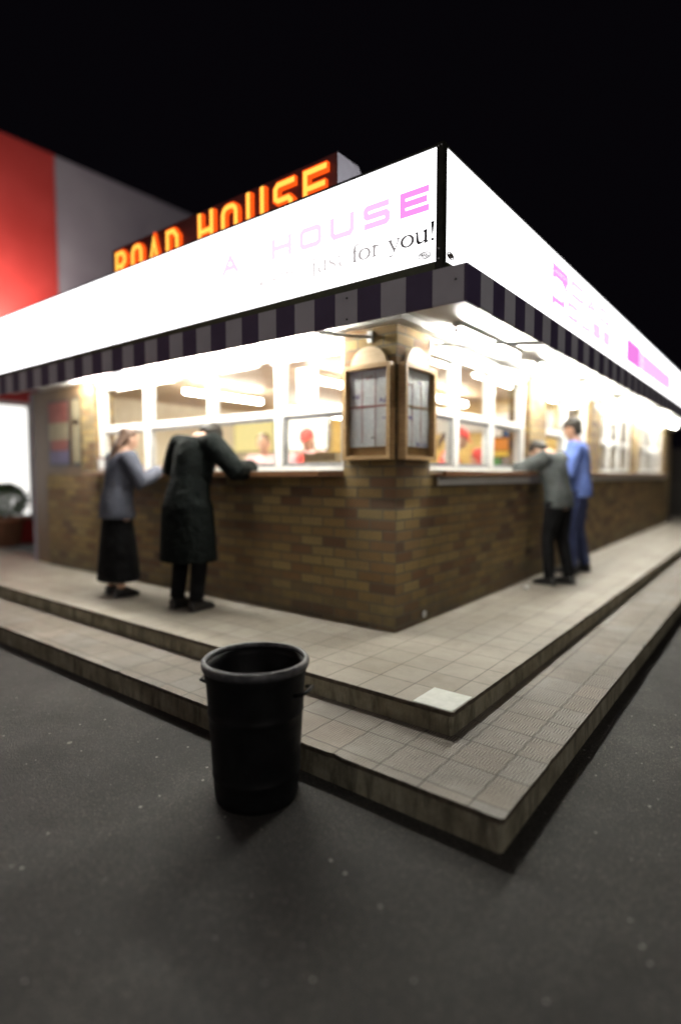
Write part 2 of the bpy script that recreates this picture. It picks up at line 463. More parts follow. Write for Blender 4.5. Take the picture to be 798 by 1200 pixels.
# ------------------------------------------------------------------ the setting
def sheet(name, x0, y0, x1, y1, z, m):
    b = MB(); v = [b.bm.verts.new(p) for p in ((x0,y0,z),(x1,y0,z),(x1,y1,z),(x0,y1,z))]; b.bm.faces.new(v)
    return b.build(name, m)
struct(sheet('ground', -150, -150, 150, 150, 0, M['asphalt']))

def step(name, x1, y0, z0, z1, tile, over, inner):
    """L-shaped slab wrapping the corner; concrete body with a tiled top whose edge juts out a little"""
    XW, YN, d = -14.0, 24.0, inner
    def L(o): return [(XW, y0 - o), (x1 + o - .014, y0 - o), (x1 + o, y0 - o + .014), (x1 + o, YN), (x1 - d, YN), (x1 - d, y0 + d), (XW, y0 + d)]
    b = MB(); b.prism(L(0), z0, z1 - .022)
    o = struct(b.build(name, M['concrete']))
    rr = random.Random(11 + int(z1 * 100)); ov = over; out = [(XW, y0 - ov)]
    def chip(): return rr.uniform(0, .0022) + (rr.uniform(.003, .009) if rr.random() < .07 else 0)
    xx = -4.0
    while xx < x1 + ov - .02: out.append((xx, y0 - ov + chip())); xx += rr.uniform(.025, .06)
    out += [(x1 + ov - .012, y0 - ov + .001), (x1 + ov - .001, y0 - ov + .013)]; yy = y0 + .05
    while yy < 5.0: out.append((x1 + ov - chip(), yy)); yy += rr.uniform(.025, .06)
    out += L(over)[3:]
    b = MB(); b.prism(out, z1 - .022, z1)
    # dark worn edge on the side faces, tile on the top
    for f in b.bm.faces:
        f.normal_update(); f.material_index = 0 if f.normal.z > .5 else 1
    t = b.build('tiled_top', [M[tile], M['lip']], o)
    return o
low = step('lower_step', 1.395, -1.470, 0.0, .14, 'low_tile', .008, 1.1)
up = step('upper_step', .950, -.992, .14, .26, 'up_tile', .007, 1.3)
b = MB(); b.box((.732, -.990, .2615), (.948, -.765, .2640), 0); b.build('white_tile', M['white_tile'], up)

# ------------------------------------------------------------------ the roadhouse building
WX, EY = -5.2, 12.2
ZF, ZS, ZT = .26, 1.43, 2.45
bld = thing('roadhouse_building', 'brown brick corner takeaway with serving windows along both sides above tiled steps', 'building')
b = MB()
b.box((WX, 0, ZF), (0, .23, ZS - .03)); b.box((-.23, .23, ZF), (0, EY, ZS - .03))
b.build('brick_wall', M['brick'], bld)
# corner pillar: brick up to the soffit
b = MB(); b.box((-.47, .0, ZS - .03), (0, .23, ZT)); b.box((-.23, .23, ZS - .03), (0, .48, ZT))
pil = b.build('corner_pillar', M['brick'], bld)
def column(x0, y0, x1, y1):
    b = MB(); b.box((x0, y0, ZS - .03), (x1, y1, ZT)); return b.build('brick_column', M['brick'], bld)
cols_r = [(2.64, 3.17), (5.05, 5.62), (7.9, 8.5), (11.2, EY)]
for y0, y1 in cols_r: column(-.23, y0, .005, y1)
column(-4.32, -.005, -4.02, .23)
# dark door recess with posters at the left end
b = MB(); b.box((-5.2, .012, ZS - .028), (-4.321, .07, ZT - .002)); b.box((-5.55, .012, ZF), (-5.201, .07, ZT - .002)); b.build('door_panel', M['door'], bld)
b = MB(); b.box((-5.66, .02, ZF), (-5.551, .56, ZT)); b.build('end_post', M['grey_wall'], bld)

def window_bay(axis, a0, a1, mulls, z0=ZS, zt=1.91, z1=2.40):
    """one serving window: outer frame, mullions, transom, panes; lower row slides. axis 'x' runs along the left front"""
    T = .07
    def bx(b, u0, u1, v0, v1, w0, w1, bev=.004):   # u along wall, v depth into the room (0 = wall face), w height
        if axis == 'x': b.box((u0, v0, w0), (u1, v1, w1), bev)
        else: b.box((-v1, u0, w0), (-v0, u1, w1), bev)
    b = MB()
    bx(b, a0, a1, .06, .14, z1 - .05, z1); bx(b, a0, a1, .06, .14, z0, z0 + .035)
    edges = [a0 + .025] + mulls + [a1 - .025]
    hw = [.028] + [.04] * len(mulls) + [.028]
    for e, h in zip(edges, hw): bx(b, e - h, e + h, .055, .145, z0 + .035, z1 - .05)
    for (e0, h0), (e1, h1) in zip(zip(edges, hw), zip(edges[1:], hw[1:])):
        bx(b, e0 + h0, e1 - h1, .062, .138, zt - .03, zt + .03)
    fr = b.build('window', M['white'], bld)
    for i, ((e0, h0), (e1, h1)) in enumerate(zip(zip(edges, hw), zip(edges[1:], hw[1:]))):
        u0, u1 = e0 + h0, e1 - h1
        b = MB(); bx(b, u0 + .002, u1 - .002, .097, .101, zt + .031, z1 - .051, 0); b.build('pane', M['glass'], fr)
        # sliding sash in aluminium, lower light
        b = MB(); s = .028; za, zb = z0 + .037, zt - .032
        bx(b, u0 + .002, u0 + s, .075, .095, za, zb, .002); bx(b, u1 - s, u1 - .002, .075, .095, za, zb, .002)
        bx(b, u0 + s, u1 - s, .075, .095, zb - s, zb, .002); bx(b, u0 + s, u1 - s, .075, .095, za, za + s, .002)
        b.build('sliding_sash', M['alu'], fr)
        b = MB(); bx(b, u0 + s, u1 - s, .083, .087, za + s, zb - s, 0); b.build('pane', M['glass'], fr)
    return fr
window_bay('x', -4.02, -.47, [-3.10, -2.08, -1.20])
window_bay('y', .48, 2.64, [1.05, 1.80])
window_bay('y', 3.17, 5.05, [4.1])
window_bay('y', 5.62, 7.9, [6.4, 7.15])
window_bay('y', 8.5, 11.2, [9.4, 10.3])
# header above the windows
b = MB(); b.box((-4.02, .03, 2.40), (-.47, .2, ZT), .003); b.build('window_header', M['white'], bld)
for y0, y1 in ((.48, 2.64), (3.17, 5.05), (5.62, 7.9), (8.5, 11.2)):
    b = MB(); b.box((-.2, y0, 2.40), (-.03, y1, ZT), .003); b.build('window_header', M['white'], bld)
# serving sills
b = MB()
b.prism([(-4.02, -.13), (-.60, -.13), (-.47, -.02), (-.47, .058), (-4.02, .058)], ZS - .028, ZS)
b.prism([(-4.04, -.155), (-.59, -.155), (-.455, -.035), (-.455, -.021), (-.60, -.131), (-4.04, -.131)], ZS - .045, ZS - .004, mi=1)
b.build('serving_sill', [M['white'], M['sill']], bld)
b = MB()
b.box((-.058, .50, ZS - .028), (.11, 11.2, ZS), .003); b.box((.111, .49, ZS - .045), (.135, 11.2, ZS - .004), .004, 1)
b.box((.045, .52, ZS - .115), (.062, 11.2, ZS - .046), .003, 2)
b.build('serving_sill', [M['white'], M['sill'], M['white']], bld)
# soffit, trim beam above the pillar, roof
b = MB()
b.prism([(WX - .9, -.655), (.655, -.655), (.655, EY), (-.02, EY), (-.02, .02), (WX - .9, .02)], 2.50, 2.53)
b.build('soffit', M['soffit'], bld)
b = MB()
b.box((WX, -.085, 2.452), (.085, -.045, 2.499), .004); b.box((.045, -.045, 2.452), (.085, EY, 2.499), .004)
b.box((WX, -.045, 2.451), (.045, .02, 2.498), .002); b.box((-.02, .02, 2.451), (.045, EY, 2.498), .002)
b.build('trim_beam', M['white'], bld)
b = MB(); b.prism([(WX - .9, -.66), (.66, -.66), (.66, EY), (WX - .9, EY)], 2.75, 2.9); b.build('roof', M['grey_wall'], bld)
# interior shell
b = MB(); b.box((WX, .23, 2.452), (-.2, EY, 2.50)); b.build('ceiling', M['ceil'], bld)
b = MB(); b.box((WX, .23, ZF - .02), (-.23, EY, ZF)); b.build('interior_floor', M['floor_in'], bld)
b = MB(); b.box((WX, 4.40, ZF), (-.24, 4.5, ZT)); b.build('tiled_partition', M['yellow'], bld)
b = MB(); b.box((WX, .24, ZF), (WX + .08, 4.40, ZT)); b.box((-3.2, 4.5, ZF), (-3.1, EY, ZT)); b.box((-3.1, EY - .1, ZF), (-.24, EY, ZT))
b.build('interior_wall', M['cream'], bld)
b = MB(); b.box((-4.02, .24, 1.05), (-.24, .62, 1.09), .004); b.box((-.62, .62, 1.05), (-.24, 11.0, 1.09), .004); b.build('inner_counter', M['steel'], bld)
b = MB()
b.box((-4.8, 2.35, ZF), (-2.7, 2.95, 1.15), .01); b.build('work_bench', M['steel'], bld)
b = MB(); b.box((-3.6, 4.34, 2.02), (-.3, 4.399, 2.25), .004); b.build('bulkhead_panel', M['white'], bld)
# drainage cap in the brick low on the right side
vt = MB()
mt = Matrix.Translation((.002, .395, .325)) @ Matrix.Rotation(R(90), 4, 'Y')
vt.prism([(.034*math.cos(k*math.pi/12), .034*math.sin(k*math.pi/12)) for k in range(24)], 0, .012, 0, mt)
vt.prism([(.026*math.cos(k*math.pi/12), .026*math.sin(k*math.pi/12)) for k in range(24)], .012, .017, 1, mt)
vt.box((.0175, .391, .306), (.021, .399, .346), 0, 0)
tag(vt.build('drain_cap', [M['steel'], M['plain_paper']]), 'small round white cap low on the brick wall right of the corner', 'drain cap')

# ------------------------------------------------------------------ striped awning valance
aw = thing('striped_awning', 'purple and grey striped awning running round the building corner under the sign', 'awning')
P = .147
b = MB()
x = .97; k = 0
while x > WX - .9:
    x0 = max(x - (P if k else .162), WX - .9)
    b.box((x0, -.97, 2.195), (x, -.955, 2.365), 0, 1 - k % 2); x = x0; k += 1
b.build('valance', [M['stripe_d'], M['stripe_l']], aw)
b = MB(); y = -.97; k = 0
while y < EY:
    y1 = y + (.15 if k == 0 else P)
    b.box((.9705, y, 2.195), (.985, y1, 2.365), 0, k % 2); y = y1; k += 1
b.build('valance', [M['stripe_d'], M['stripe_l']], aw)
b = MB()
def quad(b, pts, th, mi=0):
    t = bmesh.new(); lo = [t.verts.new(p) for p in pts]; hi = [t.verts.new((p[0], p[1], p[2] + th)) for p in pts]
    t.faces.new(lo[::-1]); t.faces.new(hi)
    for i in range(4): t.faces.new((lo[i], lo[(i+1) % 4], hi[(i+1) % 4], hi[i]))
    bmesh.ops.recalc_face_normals(t, faces=t.faces[:]); b.merge(t, mi)
quad(b, [(WX - .9, -.953, 2.350), (.953, -.953, 2.350), (.742, -.742, 2.428), (WX - .9, -.742, 2.428)], .008)
quad(b, [(.9685, -.953, 2.350), (.9685, EY, 2.350), (.742, EY, 2.428), (.742, -.742, 2.428)], .008)
b.build('canopy_sheet', M['soffit'], aw)
for (a, c) in (((0.0, .47, 2.385), (.95, .47, 2.27)), ((-.22, 0, 2.385), (-.22, -.95, 2.27)), ((-2.6, 0, 2.385), (-2.6, -.95, 2.27)),
               ((0.0, 2.9, 2.385), (.95, 2.9, 2.27)), ((0.0, 5.3, 2.385), (.95, 5.3, 2.27)), ((0., 8.2, 2.385), (.95, 8.2, 2.27))):
    a, c = Vector(a), Vector(c); m = a.lerp(c, .45) + Vector((0, 0, -.015))
    b = MB(); b.tube([a, m, m + (c - a) * .03 + Vector((0, 0, .012)), c], .013, 8); ar = b.build('awning_arm', M['alu'], aw)
    b = MB(); b.box(a - Vector((.02, .02, .04)), a + Vector((.02, .02, .04)), .004); b.build('wall_bracket', M['alu'], ar)
for p in ((.93, -.973, 2.30), (.3, -.973, 2.33), (.3, -.973, 2.22)):
    b = MB(); b.box(Vector(p) - Vector((.004, .002, .004)), Vector(p) + Vector((.004, .004, .004))); b.build('screw', M['black'], aw)

# ------------------------------------------------------------------ stroke lettering
def stroke(bm, pts, w, depth, F, mi=0, closed=False):
    """polyline of the given widths, mitred, extruded by depth; F maps (u, v, d) to world"""
    n = len(pts); W = w if isinstance(w, (list, tuple)) else [w] * n
    L, Rr = [], []
    for i, p in enumerate(pts):
        p = Vector(p)
        a = Vector(pts[(i - 1) % n]) if (i > 0 or closed) else None
        c = Vector(pts[(i + 1) % n]) if (i < n - 1 or closed) else None
        if a is None: d = (c - p).normalized(); nrm = Vector((-d.y, d.x)); sc = 1
        elif c is None: d = (p - a).normalized(); nrm = Vector((-d.y, d.x)); sc = 1
        else:
            d1 = (p - a).normalized(); d2 = (c - p).normalized()
            n1 = Vector((-d1.y, d1.x)); n2 = Vector((-d2.y, d2.x)); nrm = n1 + n2
            nrm = nrm.normalized() if nrm.length > 1e-3 else n1
            sc = 1 / max(nrm.dot(n1), .5)
        h = W[i] / 2 * sc
        L.append(p + nrm * h); Rr.append(p - nrm * h)
    v = lambda q, d: bm.verts.new(F(q.x, q.y, d))
    Lf = [v(q, depth) for q in L]; Rf = [v(q, depth) for q in Rr]; Lb = [v(q, 0) for q in L]; Rb = [v(q, 0) for q in Rr]
    m = n if closed else n - 1
    def F4(*q):
        f = bm.faces.new(q); f.material_index = mi
    for i in range(m):
        j = (i + 1) % n
        F4(Rf[i], Rf[j], Lf[j], Lf[i]); F4(Lf[i], Lf[j], Lb[j], Lb[i]); F4(Rb[i], Rb[j], Rf[j], Rf[i])
    if not closed:
        F4(Lf[0], Lb[0], Rb[0], Rf[0]); F4(Rf[-1], Rb[-1], Lb[-1], Lf[-1])

def arc(cx, cy, rx, ry, a0, a1, n=10):
    return [(cx + rx * math.cos(R(a0 + (a1 - a0) * i / n)), cy + ry * math.sin(R(a0 + (a1 - a0) * i / n))) for i in range(n + 1)]
def rrect(x0, y0, x1, y1, r, n=4):
    return (arc(x1 - r, y1 - r, r, r, 0, 90, n) + arc(x0 + r, y1 - r, r, r, 90, 180, n) + arc(x0 + r, y0 + r, r, r, 180, 270, n) + arc(x1 - r, y0 + r, r, r, 270, 360, n))
def block(ch, W, w):
    """heavy extended capitals, height 1, width W, stroke w: list of (points, closed)"""
    h = w / 2
    t, bt, l, r, m = 1 - h, h, h, W - h, .5
    if ch == 'E': return [([(W, t), (l, t), (l, bt), (W, bt)], 0), ([(l, m), (W * .94, m)], 0)]
    if ch == 'S': return [([(W * .97, t), (l + .08, t), (l, t - .08), (l, m + .06), (l + .08, m), (r - .08, m), (r, m - .08), (r, bt + .08), (r - .08, bt), (W * .03, bt)], 0)]
    if ch == 'U': return [([(l, 1), (l, bt + .14), (l + .12, bt), (r - .12, bt), (r, bt + .14), (r, 1)], 0)]
    if ch == 'O': return [(rrect(l, bt, r, t, .18), 1)]
    if ch == 'H': return [([(l, 0), (l, 1)], 0), ([(r, 0), (r, 1)], 0), ([(l, m), (r, m)], 0)]
    if ch == 'D': return [([(l, bt), (l, t), (r - .16, t), (r, t - .18), (r, bt + .18), (r - .16, bt)], 1)]
    if ch == 'A': return [([(l * .9, 0), (W / 2, t), (W - l * .9, 0)], 0), ([(W * .22, .3), (W * .78, .3)], 0)]
    if ch == 'R': return [([(l, 0), (l, t), (r - .12, t), (r, t - .12), (r, m + .07), (r - .12, m - .02), (l, m - .02)], 0), ([(W * .55, m - .02), (W - l * .8, 0)], 0)]
def serif(ch):
    """book face, x-height 1: (strokes, advance). stroke = (points, widths, closed)"""
    T, t = .17, .075
    if ch == 'o': return [(arc(.5, .5, .42, .46, 0, 345, 23), [t + (T - t) * abs(math.cos(R(a * 15))) for a in range(24)], 1)], 1.05
    if ch == 'u': return [([(.02, .96), (.2, .96), (.2, .3), (.3, .08), (.5, .05), (.78, .25)], [.05, .1, T, T, .09, .05], 0), ([(.62, .96), (.82, .96), (.82, .04), (1.0, .04)], [.05, T, T, .05], 0)], 1.1
    if ch == 'y': return [([(.0, .97), (.32, .97)], t, 0), ([(.14, .95), (.5, .02)], [T, T * .8], 0), ([(.66, .97), (.96, .97)], t, 0), ([(.84, .95), (.5, .02), (.36, -.32), (.2, -.42), (.06, -.36)], [t, .07, .06, .08, .13], 0)], .98
    if ch == '!': return [([(.2, 1.55), (.2, .42)], [.22, .05], 0), (arc(.2, .08, .05, .05, 0, 330, 11), .1, 1)], .45
    if ch == 'f': return [([(.62, 1.42), (.5, 1.52), (.34, 1.42), (.28, 1.2), (.28, .04)], [.14, .06, .1, T, T], 0), ([(.08, .95), (.52, .95)], t, 0), ([(.08, .03), (.5, .03)], t, 0)], .62
    if ch == 'r': return [([(.06, .96), (.26, .96), (.26, .04)], [.05, T, T], 0), ([(.26, .62), (.4, .9), (.62, .9)], [.05, .08, .15], 0), ([(.06, .03), (.48, .03)], t, 0)], .72
    if ch == 'j': return [([(.08, .96), (.28, .96), (.28, -.2), (.16, -.42), (.0, -.38)], [.05, T, T, .08, .1], 0), (arc(.27, 1.34, .05, .05, 0, 330, 11), .1, 1)], .5
    if ch == 'i': return [([(.08, .96), (.28, .96), (.28, .04)], [.05, T, T], 0), ([(.08, .03), (.46, .03)], t, 0), (arc(.27, 1.34, .05, .05, 0, 330, 11), .1, 1)], .55
    if ch == 's': return [([(.62, .76), (.5, .95), (.26, .93), (.14, .74), (.26, .56), (.52, .44), (.64, .26), (.52, .06), (.26, .05), (.1, .26)], [.05, .06, .09, .14, T, T, .14, .09, .06, .05], 0)], .78
    if ch == 't': return [([(.26, 1.3), (.26, .25), (.36, .06), (.58, .12)], [.05, T, T * .8, .05], 0), ([(.04, .95), (.54, .95)], t, 0)], .64
    if ch == 'n': return [([(.04, .96), (.22, .96), (.22, .04)], [.05, T, T], 0), ([(.22, .6), (.42, .92), (.66, .88), (.76, .66), (.76, .04)], [.05, .07, .12, T, T], 0), ([(.06, .03), (.4, .03)], t, 0), ([(.6, .03), (.94, .03)], t, 0)], 1.04
    if ch == 'g': return [(arc(.42, .62, .28, .32, 0, 345, 15), .12, 1), (arc(.44, -.18, .34, .2, 0, 345, 15), .09, 1), ([(.3, .34), (.2, .16), (.36, .04)], .08, 0), ([(.64, .86), (.84, .96)], .08, 0)], .95
    if ch == 'k': return [([(.04, 1.5), (.22, 1.5), (.22, .04)], [.05, T, T], 0), ([(.24, .45), (.74, .95)], [.06, .06], 0), ([(.4, .58), (.84, .04)], [T, T], 0)], .98
    if ch == 'C': return [([(1.05, 1.15), (.86, 1.4), (.56, 1.44), (.24, 1.2), (.14, .75), (.24, .3), (.56, .04), (.86, .1), (1.06, .36)], [.12, .06, .08, .15, .19, .15, .08, .06, .05], 0)], 1.2
    return [], .5

# ------------------------------------------------------------------ illuminated fascia sign
sg = thing('light_box_sign', 'glaring white lit fascia sign with pink lettering wrapping the building corner', 'sign')
b = MB(); b.box((WX - .9, -.73, 2.50), (.693, -.70, 3.07)); b.build('left_face', M['sign'], sg)
b = MB(); b.box((.70, -.693, 2.50), (.73, EY, 3.07)); b.build('right_face', M['sign'], sg)
b = MB()
b.box((.694, -.736, 2.42), (.736, -.694, 3.088), .003)
b.box((WX - .9, -.736, 3.071), (.693, -.66, 3.083)); b.box((.66, -.693, 3.071), (.736, EY, 3.083))
b.box((WX - .9, -.740, 2.42), (.693, -.66, 2.499), 0, 1); b.box((.66, -.693, 2.42), (.740, EY, 2.499), 0, 1)
fr = b.build('frame', [M['black'], M['darkgreen']], sg)
for p in ((.705, 3.07), (.723, 3.07), (.714, 2.56), (.714, 2.51), (.70, 2.50)):
    b = MB(); b.box((p[0] - .003, -.739, p[1] - .003), (p[0] + .003, -.7355, p[1] + .003)); b.build('rivet', M['alu'], fr)
def FL(u, v, d): return (u, -.7305 - d, v)          # left face: u = x
def FR(u, v, d): return (.7305 + d, u, v)           # right face: u = y
def sign_letter(name, polys, F, m):
    b = MB()
    for pts, w, cl in polys: stroke(b.bm, pts, w, .004, F, closed=bool(cl))
    return b.build(name, m, sg)
def place(polys, u, v, su, sv, ww):
    return [([(u + p[0] * su, v + p[1] * sv) for p in pts], ([q * ww for q in w] if isinstance(w, (list, tuple)) else w * ww), cl) for pts, w, cl in polys]
# ROADHOUSE: the fading from glare is put into each letter's own colour
word = 'ROADHOUSE'
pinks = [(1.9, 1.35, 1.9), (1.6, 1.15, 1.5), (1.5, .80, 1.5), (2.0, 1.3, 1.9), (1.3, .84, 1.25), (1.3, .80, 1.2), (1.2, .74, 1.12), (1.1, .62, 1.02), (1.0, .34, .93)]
for i, ch in enumerate(word):
    u = .476 - .241 * (8 - i)
    H, Wd = .128, .176
    polys = [([(u + p[0] * H, 2.770 + p[1] * H) for p in pts], .034, cl) for pts, cl in block(ch, Wd / H, .25)]
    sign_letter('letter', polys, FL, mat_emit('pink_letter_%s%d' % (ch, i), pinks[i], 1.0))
# tag line: washing out by the glare is put into the paler letters' colour
u = .678
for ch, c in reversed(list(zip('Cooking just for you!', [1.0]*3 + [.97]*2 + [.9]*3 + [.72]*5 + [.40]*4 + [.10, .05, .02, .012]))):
    if ch == ' ': u -= .055; continue
    st, adv = serif(ch)
    sx = .082; u -= adv * sx * (.55 if ch == '!' else 1)
    polys = place(st, u, 2.612, sx, .062, .10)
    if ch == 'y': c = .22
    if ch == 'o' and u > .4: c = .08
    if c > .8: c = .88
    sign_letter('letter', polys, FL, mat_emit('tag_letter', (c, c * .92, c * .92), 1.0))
ovm = mat_emit('tag_black', (.02, .015, .012), 1.0)
def oval(F, u, v):
    sign_letter('maker_badge', [(arc(u, v, .036, .017, 0, 345, 23), .006, 1), (arc(u, v, .026, .009, 0, 345, 23), .003, 1),
        ([(u - .018, v - .004), (u - .012, v + .005), (u - .006, v - .004), (u, v + .005), (u + .006, v - .004), (u + .012, v + .005), (u + .018, v - .004)], .004, 0)], F, ovm)
oval(FL, .628, 2.545); oval(FR, -.642, 2.545)
# right side face: two rows of pale pink words, then pink panels
mp = [mat_emit('pale_pink_a', (1.05, .42, .98), 1.0), mat_emit('pale_pink_b', (1.2, .70, 1.15), 1.0), mat_emit('pale_pink_c', (1.05, .48, .98), 1.0)]
for wd, v, u0, Wl in (('ROAD', 2.85, 1.0, .40), ('HOUSE', 2.66, 1.0, .32)):
    for i, ch in enumerate(wd):
        H = .14
        polys = [([(u0 + i * (Wl + .06) + p[0] * H, v + p[1] * H) for p in pts], .045, cl) for pts, cl in block(ch, Wl / H, .30)]
        sign_letter('letter', polys, FR, mp[0] if i == 0 else mp[2] if (wd == 'ROAD' and i == 3) else mp[1])
b = MB(); b.box((.7305, 3.55, 2.66), (.735, 4.35, 2.92)); b.build('pink_panel', mat_emit('magenta_panel', (.95, .26, .84), 1.0), sg)
b = MB(); b.box((.7305, 4.40, 2.66), (.735, 6.7, 2.90)); b.build('pink_panel', mat_emit('pale_magenta_panel', (1.3, .60, 1.25), 1.0), sg)

# ------------------------------------------------------------------ neon roof sign
ne = thing('neon_roof_sign', 'glowing orange ROAD HOUSE letters on a dark cabinet standing on the roof', 'sign', (-1.4, -.4, 2.9))
b = MB()
prof = [(-.49, 2.9), (-.20, 2.9), (-.20, 3.36), (-.27, 3.43), (-.49, 3.43)]
t = bmesh.new()
A = [t.verts.new((-2.74, y, z)) for y, z in prof]; B = [t.verts.new((-.14, y, z)) for y, z in prof]
t.faces.new(A[::-1]); t.faces.new(B)
for i in range(5): t.faces.new((A[i], A[(i+1) % 5], B[(i+1) % 5], B[i]))
bmesh.ops.recalc_face_normals(t, faces=t.faces[:]); b.merge(t)
for f in b.bm.faces:
    f.normal_update(); f.material_index = 1 if f.normal.x > .5 else 0
b.build('cabinet', [mat_noise('cabinet_neon_glow', (.07, .010, .008), (.10, .014, .010), 6, .5, .1), M['stripe_l']], ne)  # the neon's red glow on the cabinet is put into its colour
neo_in = mat_emit('neon_core', (1., .50, .07), 1.7); neo_out = mat_emit('neon_halo_stroke', (1., .09, .008), 1.3)  # red halo around the neon is built as a wider glowing stroke
def neon(word, ul, ur):
    n = len(word); pit = (ur - ul) / n
    for i, ch in enumerate(word):
        H, Wd = .28, pit * .80
        u0 = ul + i * pit
        base = block(ch, Wd / H, .27)
        F = lambda u, v, d: (u, -.4905 - d, v)
        b = MB()
        for pts, cl in base:
            stroke(b.bm, [(u0 + p[0] * H, 3.115 + p[1] * H) for p in pts], .058, .03, F, closed=bool(cl))
        lt = b.build('letter', neo_out, ne)
        b = MB()
        for pts, cl in base:
            stroke(b.bm, [(u0 + p[0] * H, 3.115 + p[1] * H) for p in pts], .030, .006, lambda u, v, d: (u, -.5210 - d, v), closed=bool(cl))
        b.build('neon_tube', neo_in, lt)
neon('ROAD', -2.66, -1.66); neon('HOUSE', -1.50, -.15)

# ------------------------------------------------------------------ menu boards on the pillar
def menu_board(label, F, u0, u1, big):
    """F(u, v, d): u along the wall, v height, d out from the brick"""
    bd = thing('menu_board', label, 'menu board', F((u0 + u1) / 2, 1.505, 0), 'menu boards on the corner pillar')
    def fb(b, ua, ub, va, vb, da, db, bev=.004, mi=0): b.box(F(ua, va, da), F(ub, vb, db), bev, mi)
    w, z0, z1, D = .034, 1.505, 2.185, .066
    b = MB()
    fb(b, u0, u0 + w, z0, z1, .001, D); fb(b, u1 - w, u1, z0, z1, .001, D)
    fb(b, u0 + w, u1 - w, z1 - w, z1, .001, D - .001); fb(b, u0 + w, u1 - w, z0, z0 + w * .8, .001, D - .001)
    b.build('frame', M['oak'], bd)
    b = MB(); fb(b, u0 + w, u1 - w, z0 + w * .8, z1 - w, .001, .015, 0); b.build('backing', M['oak_d'], bd)
    # menu sheets
    pu0, pu1, pz0, pz1 = u0 + w + .006, u1 - w - .006, z0 + .095, z1 - w - .004
    mid = pz0 + (pz1 - pz0) * .53
    for r, (a, c) in enumerate(((pz0, mid - .006), (mid + .006, pz1))):
        for k in range(3):
            ua = pu0 + (pu1 - pu0) * k / 3; ub = pu0 + (pu1 - pu0) * (k + 1) / 3 - .003
            bm = bmesh.new(); uvl = bm.loops.layers.uv.new('UVMap')
            nx, nz = 4, 8; g = []
            for j in range(nz + 1):
                g.append([])
                for i in range(nx + 1):
                    wob = .0025 * math.sin(i * 1.3 + j * .9 + k * 2 + r)
                    g[j].append(bm.verts.new(F(ua + (ub - ua) * i / nx, a + (c - a) * j / nz, .020 + wob)))
            for j in range(nz):
                for i in range(nx):
                    f = bm.faces.new((g[j][i], g[j][i+1], g[j+1][i+1], g[j+1][i])); f.smooth = True
                    for l, (p, q) in zip(f.loops, ((i, j), (i+1, j), (i+1, j+1), (i, j+1))): l[uvl].uv = (p / nx + k, q / nz + r)
            me = bpy.data.meshes.new('menu_sheet'); bm.to_mesh(me); bm.free(); me.materials.append(M['paper'])
            o = bpy.data.objects.new('menu_sheet', me); COL.objects.link(o); o.parent = bd; o.matrix_parent_inverse = PINV[bd.name]
    b = MB()
    for k in (1, 2):
        uc = pu0 + (pu1 - pu0) * k / 3; fb(b, uc - .003, uc + .0015, pz0 + .03, pz1 - .02, .0235, .0245, 0)
    fb(b, pu0, pu1, mid - .005, mid + .003, .0235, .0248, 0, 0 if big else 1)
    b.build('divider', [M['red_line'], M['oak']], bd)
    # inked drawings and script lines
    rnd = random.Random(3 if big else 9)
    b = MB(); W = pu1 - pu0
    for cu, cv, mi, s in (((.16, .67, 0, .055), (.50, .90, 1, .05), (.86, .60, 0, .06), (.94, .36, 0, .045), (.60, .12, 2, .02)) if big else
                          ((.15, .80, 1, .05), (.62, .86, 0, .05), (.26, .38, 0, .05), (.80, .03, 0, .08), (.55, .04, 0, .05))):
        pts = []; 
        for i in range(15):
            pts.append((pu0 + cu * W + (i - 7) / 7 * s * .55 + rnd.uniform(-.008, .008), pz0 + cv * (pz1 - pz0) + rnd.uniform(-.5, .5) * s * .6))
        stroke(b.bm, pts, .0045, .001, lambda u, v, d: F(u, v, .0240 + d), mi=mi)
    b.build('drawing', [M['purple_ink'], M['pink_ink'], M['ink']], bd)
    b = MB(); fb(b, pu0 + .002, pu1 - .002, pz1 - .05 - (.0 if big else .05), pz1 - .002, .0236, .0242, 0); b.build('title_strip', M['plain_paper'], bd)
    # half round top board
    uc, rr = (u0 + u1) / 2 + (.0 if big else 0), .155
    b = MB()
    t = bmesh.new()
    pts = arc(uc, z1 - .005, rr, .135, 0, 180, 28)
    fr_ = [t.verts.new(F(p[0], p[1], .03)) for p in pts]; bk = [t.verts.new(F(p[0], p[1], .008)) for p in pts]
    t.faces.new(fr_); t.faces.new(bk[::-1]); n = len(pts)
    for i in range(n): t.faces.new((fr_[i], bk[i], bk[(i+1) % n], fr_[(i+1) % n]))
    bmesh.ops.recalc_face_normals(t, faces=t.faces[:]); b.merge(t)
    b.build('half_round_top', M['birch'], bd)
    b = MB(); fb(b, u0 + w, u1 - w, z0 + w * .8, z1 - w, .040, .042, 0); b.build('glazing', M['glass'], bd)
menu_board('oak framed menu board on the left face of the corner pillar, the wider one', lambda u, v, d: (u, -d, v), -.432, -.012, True)
menu_board('narrower looking oak menu board on the right face of the corner pillar', lambda u, v, d: (d, u, v), .012, .462, False)

